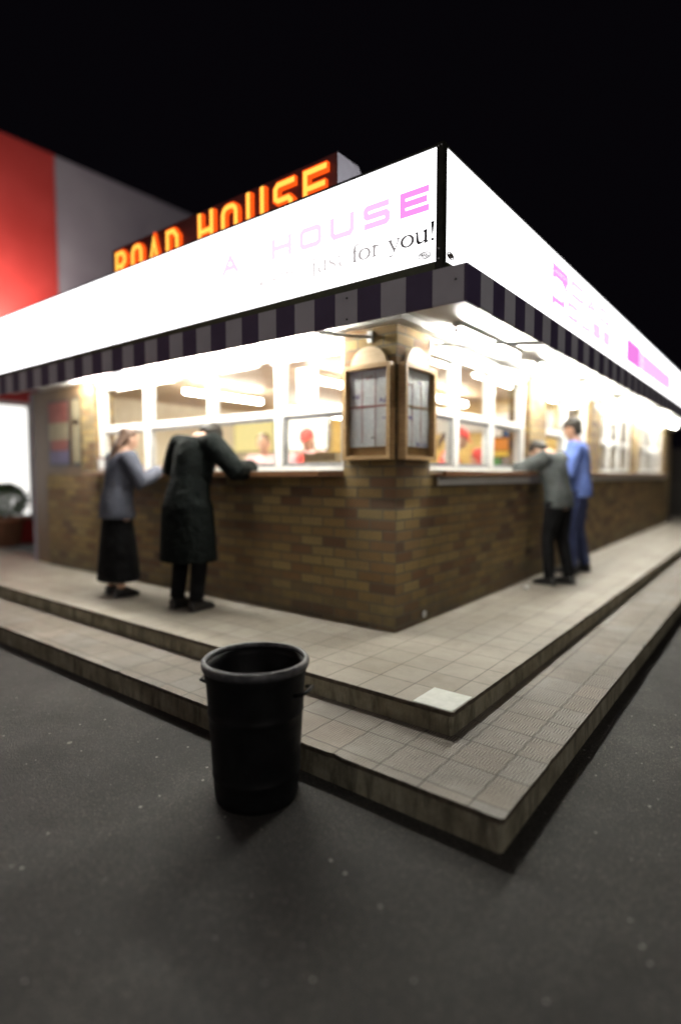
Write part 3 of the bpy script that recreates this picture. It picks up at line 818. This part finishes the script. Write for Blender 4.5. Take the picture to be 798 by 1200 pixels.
# ------------------------------------------------------------------ lights under the canopy and inside
def tube_light(loc, axis, label, L=1.2):
    t = thing('fluorescent_light', label, 'strip light', loc, 'strip lights under the canopy')
    x, y, z = loc
    h = L / 2
    b = MB()
    if axis == 'x': b.box((x - h, y - .035, z - .035), (x + h, y + .035, z), .006)
    else: b.box((x - .035, y - h, z - .035), (x + .035, y + h, z), .006)
    b.build('housing', M['white'], t)
    d = Vector((1, 0, 0)) if axis == 'x' else Vector((0, 1, 0)); c = Vector((x, y, z - .055))
    b = MB(); b.tube([c - d * (h - .02), c + d * (h - .02)], .016, 10); b.build('tube', M['tube'], t)
    for s in (-1, 1):
        b = MB(); b.tube([c + d * s * (h - .02), c + d * s * h], .019, 10)
        b.build('end_cap', M['white'], t)
    return t
places_l = [(-1.10, 'nearest the corner on the left side'), (-2.4, 'second from the corner on the left side'), (-3.7, 'above the queue at the left end')]
for x, s in places_l: tube_light((x, -.26, 2.499), 'x', 'white strip light under the canopy, ' + s)
for y, s in ((1.0, 'nearest the corner on the right side'), (2.75, 'over the first brick column'), (4.3, 'above the man in blue'), (6.2, 'past the man in blue'), (8.2, 'towards the far end on the right'), (10.3, 'farthest along the right side')):
    tube_light((.25, y, 2.499), 'y', 'white strip light under the canopy, ' + s)
for x, y, s in ((-1.6, 1.5, 'just inside the corner'), (-3.3, 1.3, 'over the left counter'), (-1.3, 3.2, 'in front of the yellow tiles'), (-3.6, 3.4, 'at the back left of the kitchen'), (-1.2, 6.0, 'beyond the tiled partition'), (-1.2, 9.0, 'farthest down the right wing')):
    t = thing('ceiling_light', 'long lit batten hanging from the ceiling inside, ' + s, 'ceiling light', (x, y, 2.37), 'lit battens hanging indoors')
    b = MB(); b.box((x - .03, y - .62, 2.37), (x + .03, y + .62, 2.40), .004)
    for dy in (-.4, .4): b.tube([(x, y + dy, 2.40), (x, y + dy, 2.452)], .006, 6)
    b.build('hanger', M['white'], t)
    b = MB(); b.box((x - .018, y - .60, 2.333), (x + .018, y + .60, 2.369)); b.build('diffuser', M['room'], t)

# ------------------------------------------------------------------ the litter bin
BX, BY = .385, -1.735
bn = thing('rubbish_bin', 'tall round black plastic bin standing on the asphalt beside the step', 'rubbish bin', (BX, BY, 0))
bn.scale = (1.05, 1.05, .90)
b = MB(); prof = [(.150, .004), (.168, .004), (.174, .03)]
for i in range(1, 12):
    z = .03 + i * .05; r = .174 + (z - .03) * .052
    prof += [(r, z - .004), (r + (.003 if i in (2, 8) else 0), z), (r, z + .004)]
prof += [(.210, .62), (.210, .640), (.205, .655), (.196, .655), (.192, .62), (.160, .03), (.0, .02)]
b.lathe(prof, (BX, BY, 0), 64); b.build('body', M['bin'], bn)
b = MB(); b.lathe([(.209, .642), (.219, .642), (.2215, .655), (.219, .672), (.212, .680), (.203, .678), (.198, .668), (.198, .656), (.206, .656), (.209, .642)], (BX, BY, 0), 64, caps=False); b.build('rim', M['binrim'], bn)
for ang in (16, 196):
    a = R(ang); c, s_ = math.cos(a), math.sin(a); tx, ty = -s_, c
    def Q(rr, tt, z): return (BX + c * rr + tx * tt, BY + s_ * rr + ty * tt, z)
    b = MB(); b.tube([Q(.203, -.055, .545), Q(.232, -.052, .550), Q(.240, 0, .553), Q(.232, .052, .550), Q(.203, .055, .545)], .009, 8)
    b.build('handle', M['bin'], bn)
b = MB(); b.lathe([(.0, .42), (.12, .40), (.182, .36), (.185, .30), (.0, .29)], (BX, BY, 0), 24)
for v in b.bm.verts: v.co.z += random.uniform(-.02, .02)
b.build('bin_liner', M['bin'], bn)

# ------------------------------------------------------------------ people
def remesh(parts, voxel, smooth=2):
    """fuse closed lofts into one continuous surface"""
    bm = bmesh.new(); parts(bm)
    me = bpy.data.meshes.new('tmp'); bm.to_mesh(me); bm.free()
    o = bpy.data.objects.new('tmp', me); COL.objects.link(o)
    m = o.modifiers.new('r', 'REMESH'); m.mode = 'VOXEL'; m.voxel_size = voxel; m.use_smooth_shade = True
    s = o.modifiers.new('s', 'SMOOTH'); s.factor = .5; s.iterations = smooth
    dg = bpy.context.evaluated_depsgraph_get(); dg.update()
    out = bpy.data.meshes.new_from_object(o.evaluated_get(dg))
    bpy.data.objects.remove(o); bpy.data.meshes.remove(me)
    return out
def ball(bm, c, r, seg=14):
    r = (r, r, r) if not isinstance(r, (tuple, list)) else r
    bmesh.ops.create_uvsphere(bm, u_segments=seg, v_segments=10, radius=1, matrix=Matrix.Translation(c) @ Matrix.Diagonal((*r, 1)))

def person(loc, face, label, H=1.72, lean=0, head_pitch=0, arms=None, stride=.0, outfit=None, knee=0.0, female=False):
    """local frame: x forward, y to the figure's left, z up. arms: ((elbow, hand), (elbow, hand)) for left, right in the local frame"""
    S = H / 1.75
    V = lambda *p: Vector(p) * S
    pel = V(0, 0, .95)
    rot = Matrix.Rotation(R(lean), 4, 'Y')
    up = lambda v: pel + rot @ (v - pel)
    sh = .175 if female else .195
    waist, chest, neck, = up(V(0, 0, 1.10)), up(V(.01, 0, 1.30)), up(V(0, 0, 1.47))
    hrot = Matrix.Rotation(R(lean * .8 + head_pitch), 4, 'Y')
    hd = lambda v: neck + hrot @ v
    headc = hd(V(.02, 0, .155))
    SH = [up(V(-.005, s * sh, 1.415)) for s in (1, -1)]
    hips = [V(0, s * .095, .92) for s in (1, -1)]
    knees = [V(.03 + knee + s * stride * .5, s * .11, .50) for s in (1, -1)]
    ank = [V(-.03 + s * stride, s * .115, .085) for s in (1, -1)]
    if arms is None: arms = ((V(.0, .25, 1.14), V(.14, .26, .92)), (V(.0, -.25, 1.14), V(.14, -.26, .92)))
    arms = [(Vector(a), Vector(c)) for a, c in arms]
    LY = (0, 1, 0)
    def body(bm):
        tw = .88 if female else 1
        loft(bm, [V(0, 0, .84), pel, waist, chest, up(V(0, 0, 1.40)), neck - (neck - chest) * .1], [(.14*S, .10*S), (.165*S, .115*S), (.135*S*tw, .095*S), (.165*S*tw, .115*S), (.16*S*tw, .09*S), (.07*S, .06*S)], 18, LY)
        loft(bm, [up(V(0, 0, 1.42)), neck, hd(V(.012, 0, .07))], [.062*S, .056*S, .054*S], 12, LY)
        # head: cranium, jaw, nose, ears, brow
        loft(bm, [hd(V(.035, 0, .035)), hd(V(.030, 0, .06)), hd(V(.02, 0, .105)), hd(V(.012, 0, .155)), hd(V(.005, 0, .205)), hd(V(0, 0, .245)), hd(V(-.002, 0, .262))],
             [(.022*S, .028*S), (.045*S, .060*S), (.062*S, .082*S), (.074*S, .094*S), (.075*S, .095*S), (.056*S, .070*S), (.026*S, .032*S)], 18, LY)
        loft(bm, [hd(V(.098, 0, .165)), hd(V(.118, 0, .132)), hd(V(.104, 0, .118))], [.008*S, .014*S, .012*S], 8, LY)
        loft(bm, [hd(V(.090, -.025, .090)), hd(V(.100, 0, .090)), hd(V(.090, .025, .090))], [.006*S, .010*S, .006*S], 8)
        for s in (1, -1):
            loft(bm, [hd(V(.005, s * .072, .11)), hd(V(.0, s * .082, .14)), hd(V(.005, s * .076, .165))], [(.008*S, .014*S), (.010*S, .018*S), (.008*S, .012*S)], 8)
        for s, (el, ha), shp in zip((1, -1), arms, SH):
            inn = up(V(0, s * .08, 1.40))
            loft(bm, [inn, shp, shp.lerp(el, .35), el, el.lerp(ha, .35), ha], [.06*S, .056*S, .05*S, .040*S, .041*S, .027*S], 12)
            d = (ha - el).normalized()
            pal = ha + d * .045 * S
            sd = d.cross(Vector((0, 0, 1)));  sd = sd.normalized() if sd.length > .2 else Vector((0, 1, 0))
            loft(bm, [ha, pal, ha + d * .09 * S], [(.030*S, .018*S), (.042*S, .017*S), (.038*S, .015*S)], 10, tuple(sd))
            dn = Vector((0, 0, -1)) - d * (-d.z); dn = dn.normalized() if dn.length > .2 else Vector((1, 0, 0))
            for q, ln in zip((-.030, -.010, .010, .030), (.062, .074, .069, .054)):
                k0 = ha + d * .085 * S + sd * q * S
                k1 = k0 + (d * .9 + dn * .25).normalized() * ln * .5 * S; k2 = k1 + (d * .6 + dn * .7).normalized() * ln * .5 * S
                loft(bm, [k0, k1, k2], [.0095*S, .0088*S, .0075*S], 8)
            th = ha + d * .03 * S - sd * s * .03 * S
            t1 = th + (d * .6 - sd * s * .7).normalized() * .04 * S
            loft(bm, [th, t1, t1 + (d * .9 + dn * .2).normalized() * .03 * S], [.013*S, .011*S, .009*S], 8)
        for hp, kn, an in zip(hips, knees, ank):
            loft(bm, [hp + V(0, 0, .03), hp.lerp(kn, .3), kn, kn.lerp(an, .3) - V(.012, 0, 0), an], [.088*S, .082*S, .056*S, .057*S, .036*S], 12)
            loft(bm, [an + V(-.045, 0, -.045), an + V(.05, 0, -.045), an + V(.15, 0, -.058)], [.034*S, (.042*S, .034*S), (.036*S, .022*S)], 10, LY)
    Mw = Matrix.Translation(loc) @ Matrix.Rotation(face, 4, 'Z')
    me = remesh(body, .0085 * S, 2)
    ob = bpy.data.objects.new('person', me); COL.objects.link(ob)
    me.materials.append(outfit.get('skin', M['skin']))
    ob.matrix_world = Mw
    tag(ob, label, 'person')
    def part(name, fn, m, vox=.012, sm=3):
        pm = remesh(fn, vox, sm); pm.materials.append(m)
        o = bpy.data.objects.new(name, pm); COL.objects.link(o); o.parent = ob
        return o
    # ---- clothing
    top = outfit['top']; g = outfit.get('thick', .018); hem = outfit.get('hem', .86); flare = outfit.get('flare', .0)
    def topf(bm):
        tw = .9 if female else 1
        pts = [V(0, 0, hem)]; rad = [((.17 + flare)*S + g, (.125 + flare)*S + g)]
        if hem < .8: pts.append(V(0, 0, .88)); rad.append(((.175 + flare * .4)*S + g, (.13 + flare * .4)*S + g))
        pts += [V(0, 0, .97) if hem < .9 else V(0, 0, .98), waist, chest, up(V(-.002, 0, 1.40)), up(V(0, 0, 1.462))]
        rad += [(.168*S + g, .12*S + g), (.148*S*tw + g, .108*S + g), (.172*S*tw + g, .122*S + g), (.165*S*tw + g, .092*S + g), (.072*S + g, .062*S + g)]
        loft(bm, pts, rad, 24, LY)
        for s, (el, ha), shp in zip((1, -1), arms, SH):
            if outfit.get('sleeveless'): continue
            inn = up(V(0, s * .09, 1.395)); endp = el.lerp(ha, .93)
            mid = shp.lerp(el, .5)
            loft(bm, [inn, shp, mid, el, el.lerp(ha, .4), endp], [.062*S + g, .064*S + g, .054*S + g, .050*S + g, .048*S + g, .034*S + g], 14)
    part(outfit.get('top_name', 'jacket'), topf, top)
    if 'under' in outfit:
        g2 = .010
        def und(bm):
            for s, (el, ha), shp in zip((1, -1), arms, SH):
                inn = up(V(0, s * .12, 1.395)); endp = el.lerp(ha, .55)
                loft(bm, [inn, shp, shp.lerp(el, .5), el, endp], [.066*S, .068*S + g2, .058*S + g2, .052*S + g2, .044*S + g2], 14)
            loft(bm, [up(V(0, 0, 1.41)), up(V(.0, 0, 1.485))], [(.082*S, .075*S), (.074*S, .070*S)], 14, LY)
        part('shirt', und, outfit['under'])
    if 'skirt' in outfit:
        def sk(bm): loft(bm, [V(0, 0, .16), V(0, 0, .55), V(0, 0, .98)], [(.25*S, .21*S), (.215*S, .175*S), (.15*S, .12*S)], 24, LY)
        part('skirt', sk, outfit['skirt'])
    else:
        def tr(bm):
            loft(bm, [V(0, 0, .85), V(0, 0, .93), V(0, 0, 1.03)], [(.165*S, .12*S), (.178*S, .13*S), (.155*S, .115*S)], 20, LY)
            for hp, kn, an in zip(hips, knees, ank):
                loft(bm, [hp + V(0, 0, .02), hp.lerp(kn, .35), kn, kn.lerp(an, .5), an + V(0, 0, .0)], [.104*S, .098*S, .074*S, .068*S, .062*S], 14)
        part('trousers', tr, outfit['legs'])
    for i, an in enumerate(ank):
        def sf(bm, an=an):
            loft(bm, [an + V(-.06, 0, -.035), an + V(-.01, 0, -.03), an + V(.07, 0, -.038), an + V(.16, 0, -.055), an + V(.19, 0, -.062)], [(.036*S, .040*S), (.044*S, .052*S), (.048*S, .044*S), (.044*S, .028*S), (.026*S, .016*S)], 14, LY)
            loft(bm, [an + V(-.07, 0, -.074), an + V(.18, 0, -.074)], [(.046*S, .010*S), (.044*S, .010*S)], 10, LY)
        part('shoe', sf, outfit.get('shoe', M['shoe']), .009, 1)
    if 'hair' in outfit:
        def hf(bm):
            loft(bm, [hd(V(-.045, 0, .07)), hd(V(-.035, 0, .12)), hd(V(-.020, 0, .17)), hd(V(-.006, 0, .215)), hd(V(-.004, 0, .255)), hd(V(-.004, 0, .274))],
                 [(.052*S, .040*S), (.072*S, .060*S), (.083*S, .085*S), (.083*S, .097*S), (.062*S, .076*S), (.028*S, .034*S)], 18, LY)
            if outfit.get('long'):
                loft(bm, [hd(V(-.06, 0, .16)), hd(V(-.085, 0, .04)), up(V(-.11, 0, 1.36))], [(.075*S, .035*S), (.08*S, .035*S), (.06*S, .022*S)], 14, LY)
            if outfit.get('ponytail'):
                loft(bm, [hd(V(-.09, 0, .16)), hd(V(-.145, 0, .12)), hd(V(-.15, 0, .03)), hd(V(-.13, 0, -.05))], [.022*S, .034*S, .03*S, .012*S], 12)
        part('hair', hf, outfit['hair'], .010, 2)
    if 'cap' in outfit:
        def cf(bm):
            loft(bm, [hd(V(.0, 0, .185)), hd(V(.0, 0, .215)), hd(V(-.004, 0, .250)), hd(V(-.006, 0, .274)), hd(V(-.006, 0, .284))],
                 [(.087*S, .106*S), (.087*S, .105*S), (.074*S, .090*S), (.045*S, .055*S), (.02*S, .022*S)], 18, LY)
            if not outfit.get('no_peak'):
                loft(bm, [hd(V(.07, 0, .192)), hd(V(.135, 0, .186)), hd(V(.168, 0, .176))], [(.065*S, .009*S), (.060*S, .008*S), (.035*S, .007*S)], 14, LY)
        part('cap', cf, outfit['cap'], .008, 1)
    if 'hood' in outfit:
        def hdf(bm):
            loft(bm, [up(V(-.06, 0, 1.42)), hd(V(-.035, 0, .04)), hd(V(-.03, 0, .12)), hd(V(-.022, 0, .19)), hd(V(-.012, 0, .25)), hd(V(-.008, 0, .285))],
                 [(.12*S, .08*S), (.095*S, .085*S), (.098*S, .096*S), (.100*S, .108*S), (.075*S, .085*S), (.03*S, .035*S)], 18, LY)
        part('hood', hdf, outfit['hood'], .011, 2)
    return ob

N_ = math.pi / 2          # facing +Y, towards the left front
Z0 = .26
person((-1.78, -.44, Z0), N_ + .1, 'person in a long black coat bent over the left counter with elbows out', 1.74, lean=14, head_pitch=64,
       arms=(((.16, .38, 1.20), (.44, .24, 1.215)), ((.12, -.45, 1.16), (.44, -.32, 1.20))),
       outfit=dict(top=M['coat_k'], top_name='coat', hem=.42, flare=.055, thick=.040, legs=M['skirt'], hair=M['hair_k']))
person((-2.76, -.50, Z0), N_ - .15, 'person in a slate grey hooded top and long black skirt at the left counter', 1.60, lean=8, head_pitch=14, female=True,
       arms=(((.10, .27, 1.06), (.36, .12, 1.16)), ((.12, -.27, 1.06), (.38, -.10, 1.18))),
       outfit=dict(top=M['hoody'], hem=.80, flare=.02, thick=.03, skirt=M['skirt'], hair=M['hair_b'], long=True))
person((.29, 3.45, Z0), math.pi + .12, 'person in a blue sweatshirt, jeans and dark cap standing at the right counter', 1.80, lean=3, head_pitch=12,
       arms=(((.06, .25, 1.14), (.30, .16, 1.16)), ((.06, -.27, 1.14), (.31, -.14, 1.16))), stride=.05,
       outfit=dict(top=M['blue'], top_name='sweatshirt', hem=.86, thick=.028, legs=M['jeans'], hair=M['hair_k'], cap=M['hair_k'], skin=M['skin_tan']))
person((.34, 2.58, Z0), math.pi - .15, 'person in a charcoal jumper and black trousers leaning low onto the right counter', 1.62, lean=11, head_pitch=62,
       arms=(((.28, .27, 1.20), (.46, .10, 1.21)), ((.26, -.29, 1.20), (.48, -.12, 1.215))), stride=.06,
       outfit=dict(top=M['jumper'], top_name='jumper', hem=.86, thick=.026, legs=M['skirt'], hair=M['hair_k']))
GRP = 'staff serving inside'
red = dict(top=M['red'], top_name='tabard', sleeveless=True, thick=.012, under=M['shirt'], legs=M['skirt'], hair=M['hair_b'], ponytail=True, cap=M['red'])
def staff(*a, **k):
    o = person(*a, **k); o['group'] = GRP; return o
staff((-.67, 2.00, Z0), R(28), 'person in red cap, ponytail and red tabard behind the right window nearest the menu board', 1.66, lean=8, head_pitch=22, female=True,
      arms=(((.14, .22, 1.08), (.34, .10, 1.08)), ((.14, -.22, 1.08), (.34, -.08, 1.08))), outfit=red)
red2 = dict(red); red2.pop('ponytail')
staff((-.85, 2.78, Z0), R(-35), 'person in red cap bending over a tray behind the second right window', 1.56, lean=34, head_pitch=20, female=True,
      arms=(((.30, .20, 1.06), (.42, .08, .95)), ((.30, -.20, 1.06), (.42, -.08, .95))), outfit=red2)
pk = dict(red); pk['under'] = M['pink']
staff((-2.05, 1.45, Z0), R(-70), 'person in red cap serving behind the stacked boxes at the left window', 1.66, lean=6, head_pitch=14, female=True,
      arms=(((.14, .22, 1.08), (.34, .10, 1.08)), ((.14, -.22, 1.08), (.34, -.08, 1.08))), outfit=pk)
staff((-2.75, 1.45, Z0), R(-60), 'person in white shirt with brown hair between the two left window mullions', 1.64, lean=8, head_pitch=16, female=True,
      arms=(((.14, .22, 1.08), (.34, .10, 1.08)), ((.14, -.22, 1.08), (.34, -.08, 1.08))),
      outfit=dict(top=M['pink'], top_name='shirt', thick=.012, legs=M['skirt'], hair=M['hair_b']))

# ------------------------------------------------------------------ things on the counters and walls
for k in range(6):
    z = 1.0905 + k * .082; x, y = -.93 + random.uniform(-.012, .012), .43 + random.uniform(-.01, .01)
    t = thing('food_box', ['lowest', 'second', 'third', 'fourth', 'fifth', 'topmost'][k] + ' cardboard box in the stack inside the left window by the pillar', 'food box', (x, y, z), 'cardboard boxes stacked by the window')
    b = MB(); b.box((x - .17, y - .15, z), (x + .17, y + .15, z + .055), .004); b.build('tray', M['card'], t)
    b = MB(); b.box((x - .175, y - .155, z + .056), (x + .175, y + .155, z + .080), .005); b.build('lid', M['plain_paper'] if k % 2 == 0 else M['card'], t)
b = MB(); b.box((-1.02, .056, 2.0), (-.80, .0605, 2.26)); 
o = b.build('paper_notice', M['plain_paper']); o.location = (0, .034, 0)
tag(o, 'blank white paper notice stuck in the upper left window pane next to the pillar', 'notice')
# drinks posters hung inside, behind the third right window
def panel(name, cat, label, x0, y0, z0, w, h, bands, face='y', group=None):
    t = thing(name, label, cat, (x0, y0, z0), group)
    b = MB()
    if face == 'x': b.box((x0, y0, z0), (x0 + .012, y0 + w, z0 + h), .002)
    else: b.box((x0, y0, z0), (x0 + w, y0 + .012, z0 + h), .002)
    b.build('backing', M['ink'], t)
    for f0, f1, g0, g1, m in bands:
        b = MB()
        if face == 'x': b.box((x0 + .0125, y0 + w * g0, z0 + h * f0), (x0 + .015, y0 + w * g1, z0 + h * f1))
        else: b.box((x0 + w * g0, y0 - .003, z0 + h * f0), (x0 + w * g1, y0 - .0005, z0 + h * f1))
        b.build('print', m, t)
    return t
panel('drinks_poster', 'poster', 'colourful drinks poster with orange and green bands behind the third right window', -.62, 3.05, 1.45, .34, .55,
      ((.72, .97, .05, .45, M['plain_paper']), (.72, .97, .55, .95, M['blue_p']), (.42, .68, .05, .95, M['orange_p']), (.30, .40, .05, .95, M['yellow_p']), (.05, .26, .05, .4, M['green_p']), (.05, .26, .5, .95, M['steel'])))
panel('wall_poster', 'poster', 'red topped poster on the brown door panel at the left end', -5.12, -.002, 1.50, .52, .80,
      ((.66, .97, .04, .96, M['faded_red']), (.40, .66, .04, .96, M['faded_cream']), (.24, .40, .10, .90, M['faded_red']), (.04, .24, .04, .96, M['faded_blue'])), group=None)
panel('price_list', 'poster', 'narrow pale price list beside the red topped poster', -4.52, -.002, 1.50, .17, .80,
      ((.05, .97, .06, .94, M['faded_cream']), (.60, .68, .12, .88, M['faded_red'])))
# backlit menu panels over the kitchen bench
for i, (x, s) in enumerate(((-4.7, 'left hand'), (-3.7, 'right hand'))):
    t = thing('menu_light_box', s + ' bright backlit menu panel on the rear of the kitchen', 'menu panel', (x, 2.7, 1.75), 'backlit menu panels in the kitchen')
    b = MB(); b.box((x, 2.66, 1.72), (x + .92, 2.74, 2.30), .006); b.build('case', M['steel'], t)
    b = MB(); b.box((x + .03, 2.652, 1.75), (x + .89, 2.6595, 2.27)); b.build('lit_face', mat_emit('menu_glow_%d' % i, (1., .95, .80) if i else (1., .82, .35), 2.2 if i else 1.1), t)
    b = MB()
    for px in (x + .1, x + .82): b.box((px - .015, 2.69, 1.15), (px + .015, 2.71, 1.72))
    b.build('post', M['steel'], t)
# sauce bottles and a napkin dispenser on the left serving sill
for x, m, s in ((-3.30, 'ketchup', 'red'), (-3.42, 'mustard', 'yellow')):
    t = thing('sauce_bottle', s + ' squeezy sauce bottle on the left serving sill', 'bottle', (x, -.03, ZS), 'sauce bottles')
    b = MB(); b.lathe([(.0, .001), (.033, .001), (.034, .02), (.034, .13), (.022, .155), (.0, .155)], (x, -.03, ZS), 20); b.build('bottle_body', M[m], t)
    b = MB(); b.lathe([(.0, .1555), (.017, .156), (.010, .19), (.004, .21), (.0, .21)], (x, -.03, ZS), 16); b.build('nozzle', M[m], t)
x = -3.75
t = thing('napkin_dispenser', 'small steel napkin dispenser at the far left of the serving sill', 'napkin dispenser', (x, -.02, ZS))
b = MB(); b.box((x - .08, -.08, ZS + .001), (x + .08, .03, ZS + .16), .01); b.build('case', M['steel'], t)
b = MB(); b.box((x - .05, -.088, ZS + .03), (x + .05, -.0805, ZS + .13), .002); b.build('napkins', M['plain_paper'], t)
# espresso style machine on the kitchen bench
t = thing('drinks_machine', 'dark drinks machine with steel front on the bench inside the left windows', 'drinks machine', (-3.3, 2.6, 1.15))
b = MB(); b.box((-3.55, 2.42, 1.151), (-3.05, 2.6, 1.62), .015); b.build('housing', M['ink'], t)
b = MB(); b.box((-3.52, 2.405, 1.40), (-3.08, 2.4195, 1.60), .004); b.build('front_panel', M['steel'], t)
for dx in (-3.42, -3.3, -3.18):
    b = MB(); b.tube([(dx, 2.39, 1.42), (dx, 2.39, 1.34)], .012, 10); b.build('tap', M['steel'], t)
# crumpled napkin on the platform by the wall
b = MB(); bmesh.ops.create_icosphere(b.bm, subdivisions=2, radius=.028)
for v in b.bm.verts: v.co *= random.uniform(.65, 1.15); v.co.z *= .6
for v in b.bm.verts: v.co += Vector((.18, 2.15, .277))
tag(b.build('crumpled_napkin', M['plain_paper']), 'crumpled white napkin lying at the foot of the right wall', 'napkin')

# ------------------------------------------------------------------ neighbouring building on the left
nb = thing('neighbouring_building', 'tall plain building beyond the left end with a red half and a grey half', 'building', (-11, 5, 0))
b = MB(); b.box((-16, -16, 0), (-10, 2.6, 8.0), .02); b.build('red_cladding', M['red_wall'], nb)
b = MB(); b.box((-16, 2.6, 0), (-10.01, 20, 8.0), .02); b.build('grey_render_wall', M['grey_wall'], nb)
b = MB(); b.tube([(-9.93, 6.2, 0), (-9.93, 6.2, 8.0)], .055, 10); b.build('downpipe', M['alu'], nb)
b = MB(); b.box((-10.02, -3.0, .5), (-9.96, 1.95, 2.85), .02); w = b.build('shop_window', M['white'], nb)
b = MB(); b.box((-9.9595, -2.9, .6), (-9.955, 1.85, 2.75)); b.build('lit_pane', mat_emit('shop_window_glow', (1., .98, .93), 1.6), w)
b = MB(); b.box((-9.99, -15, 3.1), (-9.3, 2.3, 3.18), .02); b.build('door_canopy', M['grey_wall'], nb)
for i, (y, s) in enumerate(((.9, 'just left of the grey half'),)):
    t = thing('flood_light', 'flood lamp washing the red wall, ' + s, 'flood light', (-9.2, y, 3.2))
    b = MB(); b.box((-9.35, y - .15, 3.18), (-9.15, y + .15, 3.30), .01); b.build('lamp_body', M['black'], t)
    b = MB(); b.box((-9.33, y - .13, 3.3005), (-9.17, y + .13, 3.306)); b.build('lens', mat_emit('flood_lens', (1., .86, .72), 6), t)
    ld = bpy.data.lights.new('flood_lamp', 'SPOT'); ld.energy = 900; ld.spot_size = R(110); ld.spot_blend = .9; ld.color = (1., .86, .74); ld.shadow_soft_size = .1
    lo = bpy.data.objects.new('flood_lamp', ld); COL.objects.link(lo); lo.parent = t; lo.location = (0, 0, .15)
    lo.rotation_euler = Vector((-.40, .25, 1)).to_track_quat('-Z', 'Y').to_euler()
# shrub in a tub beyond the left end
t = thing('potted_shrub', 'leafy green shrub in a terracotta tub beyond the left end of the takeaway', 'plant', (-7.6, .45, .26))
b = MB(); b.lathe([(.0, .0), (.19, .0), (.25, .40), (.28, .40), (.28, .46), (.24, .46), (.22, .38), (.0, .38)], (-7.6, .45, .26), 28); b.build('tub', M['terracotta'], t)
b = MB()
for k in range(7):
    a = k * .9; b.tube([(-7.6, .45, .62), (-7.6 + .12 * math.cos(a), .45 + .12 * math.sin(a), .85), (-7.6 + .22 * math.cos(a), .45 + .22 * math.sin(a), 1.05)], [.014, .010, .005], 6)
b.build('stems', M['bark'], t)
b = MB(); rnd = random.Random(5)
for k in range(2600):
    a, e = rnd.uniform(0, 6.28), rnd.uniform(-.9, 1.4); rr = .34 * rnd.uniform(.45, 1) ** .5
    c = Vector((-7.6 + rr * math.cos(a) * math.cos(e), .45 + rr * math.sin(a) * math.cos(e), .98 + rr * math.sin(e) * .85))
    m = Matrix.Translation(c) @ Matrix.Rotation(rnd.uniform(0, 6.28), 4, 'Z') @ Matrix.Rotation(rnd.uniform(-1, 1), 4, 'X')
    vs = [b.bm.verts.new(m @ Vector(p)) for p in ((0, -.035, 0), (.016, 0, .004), (0, .035, 0), (-.016, 0, .004))]; b.bm.faces.new(vs)
b.build('leaves', M['leaf'], t)
# dark timber screen past the far right end
sc = thing('timber_screen', 'dark boarded screen closing the walkway past the far right end', 'fence', (.6, 14.2, 0))
for i in range(16):
    b = MB(); x0 = -.9 + i * .16; b.box((x0, 14.2, .262), (x0 + .15, 14.23, 2.1), .004); b.build('board', M['timber'], sc)
b = MB(); b.box((-.9, 14.232, .5), (1.66, 14.27, .6)); b.box((-.9, 14.232, 1.7), (1.66, 14.27, 1.8)); b.build('rail', M['timber'], sc)

# street lamps of the car park, standing well behind the camera
for (x, y, e, s_) in ((15.0, -8.0, 2600, 'behind the right side of the view'), (-7.0, -17.0, 900, 'behind the left side of the view')):
    t = thing('street_lamp', 'tall car park lamp post ' + s_, 'street lamp', (x, y, 0), 'car park lamps')
    b = MB(); b.tube([(x, y, 0), (x, y, 1.2), (x, y, 7.0)], [.09, .07, .05], 14); b.build('post', M['alu'], t)
    b = MB(); b.box((x - .18, y - .10, 7.0), (x + .18, y + .45, 7.12), .03); hd_ = b.build('lamp_head', M['alu'], t)
    b = MB(); b.box((x - .14, y - .05, 6.985), (x + .14, y + .40, 6.998)); b.build('lens', mat_emit('street_lamp_lens', (1., .90, .78), 20), hd_)
    ld = bpy.data.lights.new('street_lamp_bulb', 'SPOT'); ld.energy = e; ld.spot_size = R(150); ld.spot_blend = .8; ld.color = (1., .93, .86); ld.shadow_soft_size = .25
    lo = bpy.data.objects.new('street_lamp_bulb', ld); COL.objects.link(lo); lo.parent = t; lo.location = (0, .18, 6.95)
    lo.rotation_euler = (Vector((0, 0, 1.5)) - Vector((x, y, 7))).to_track_quat('-Z', 'Y').to_euler()
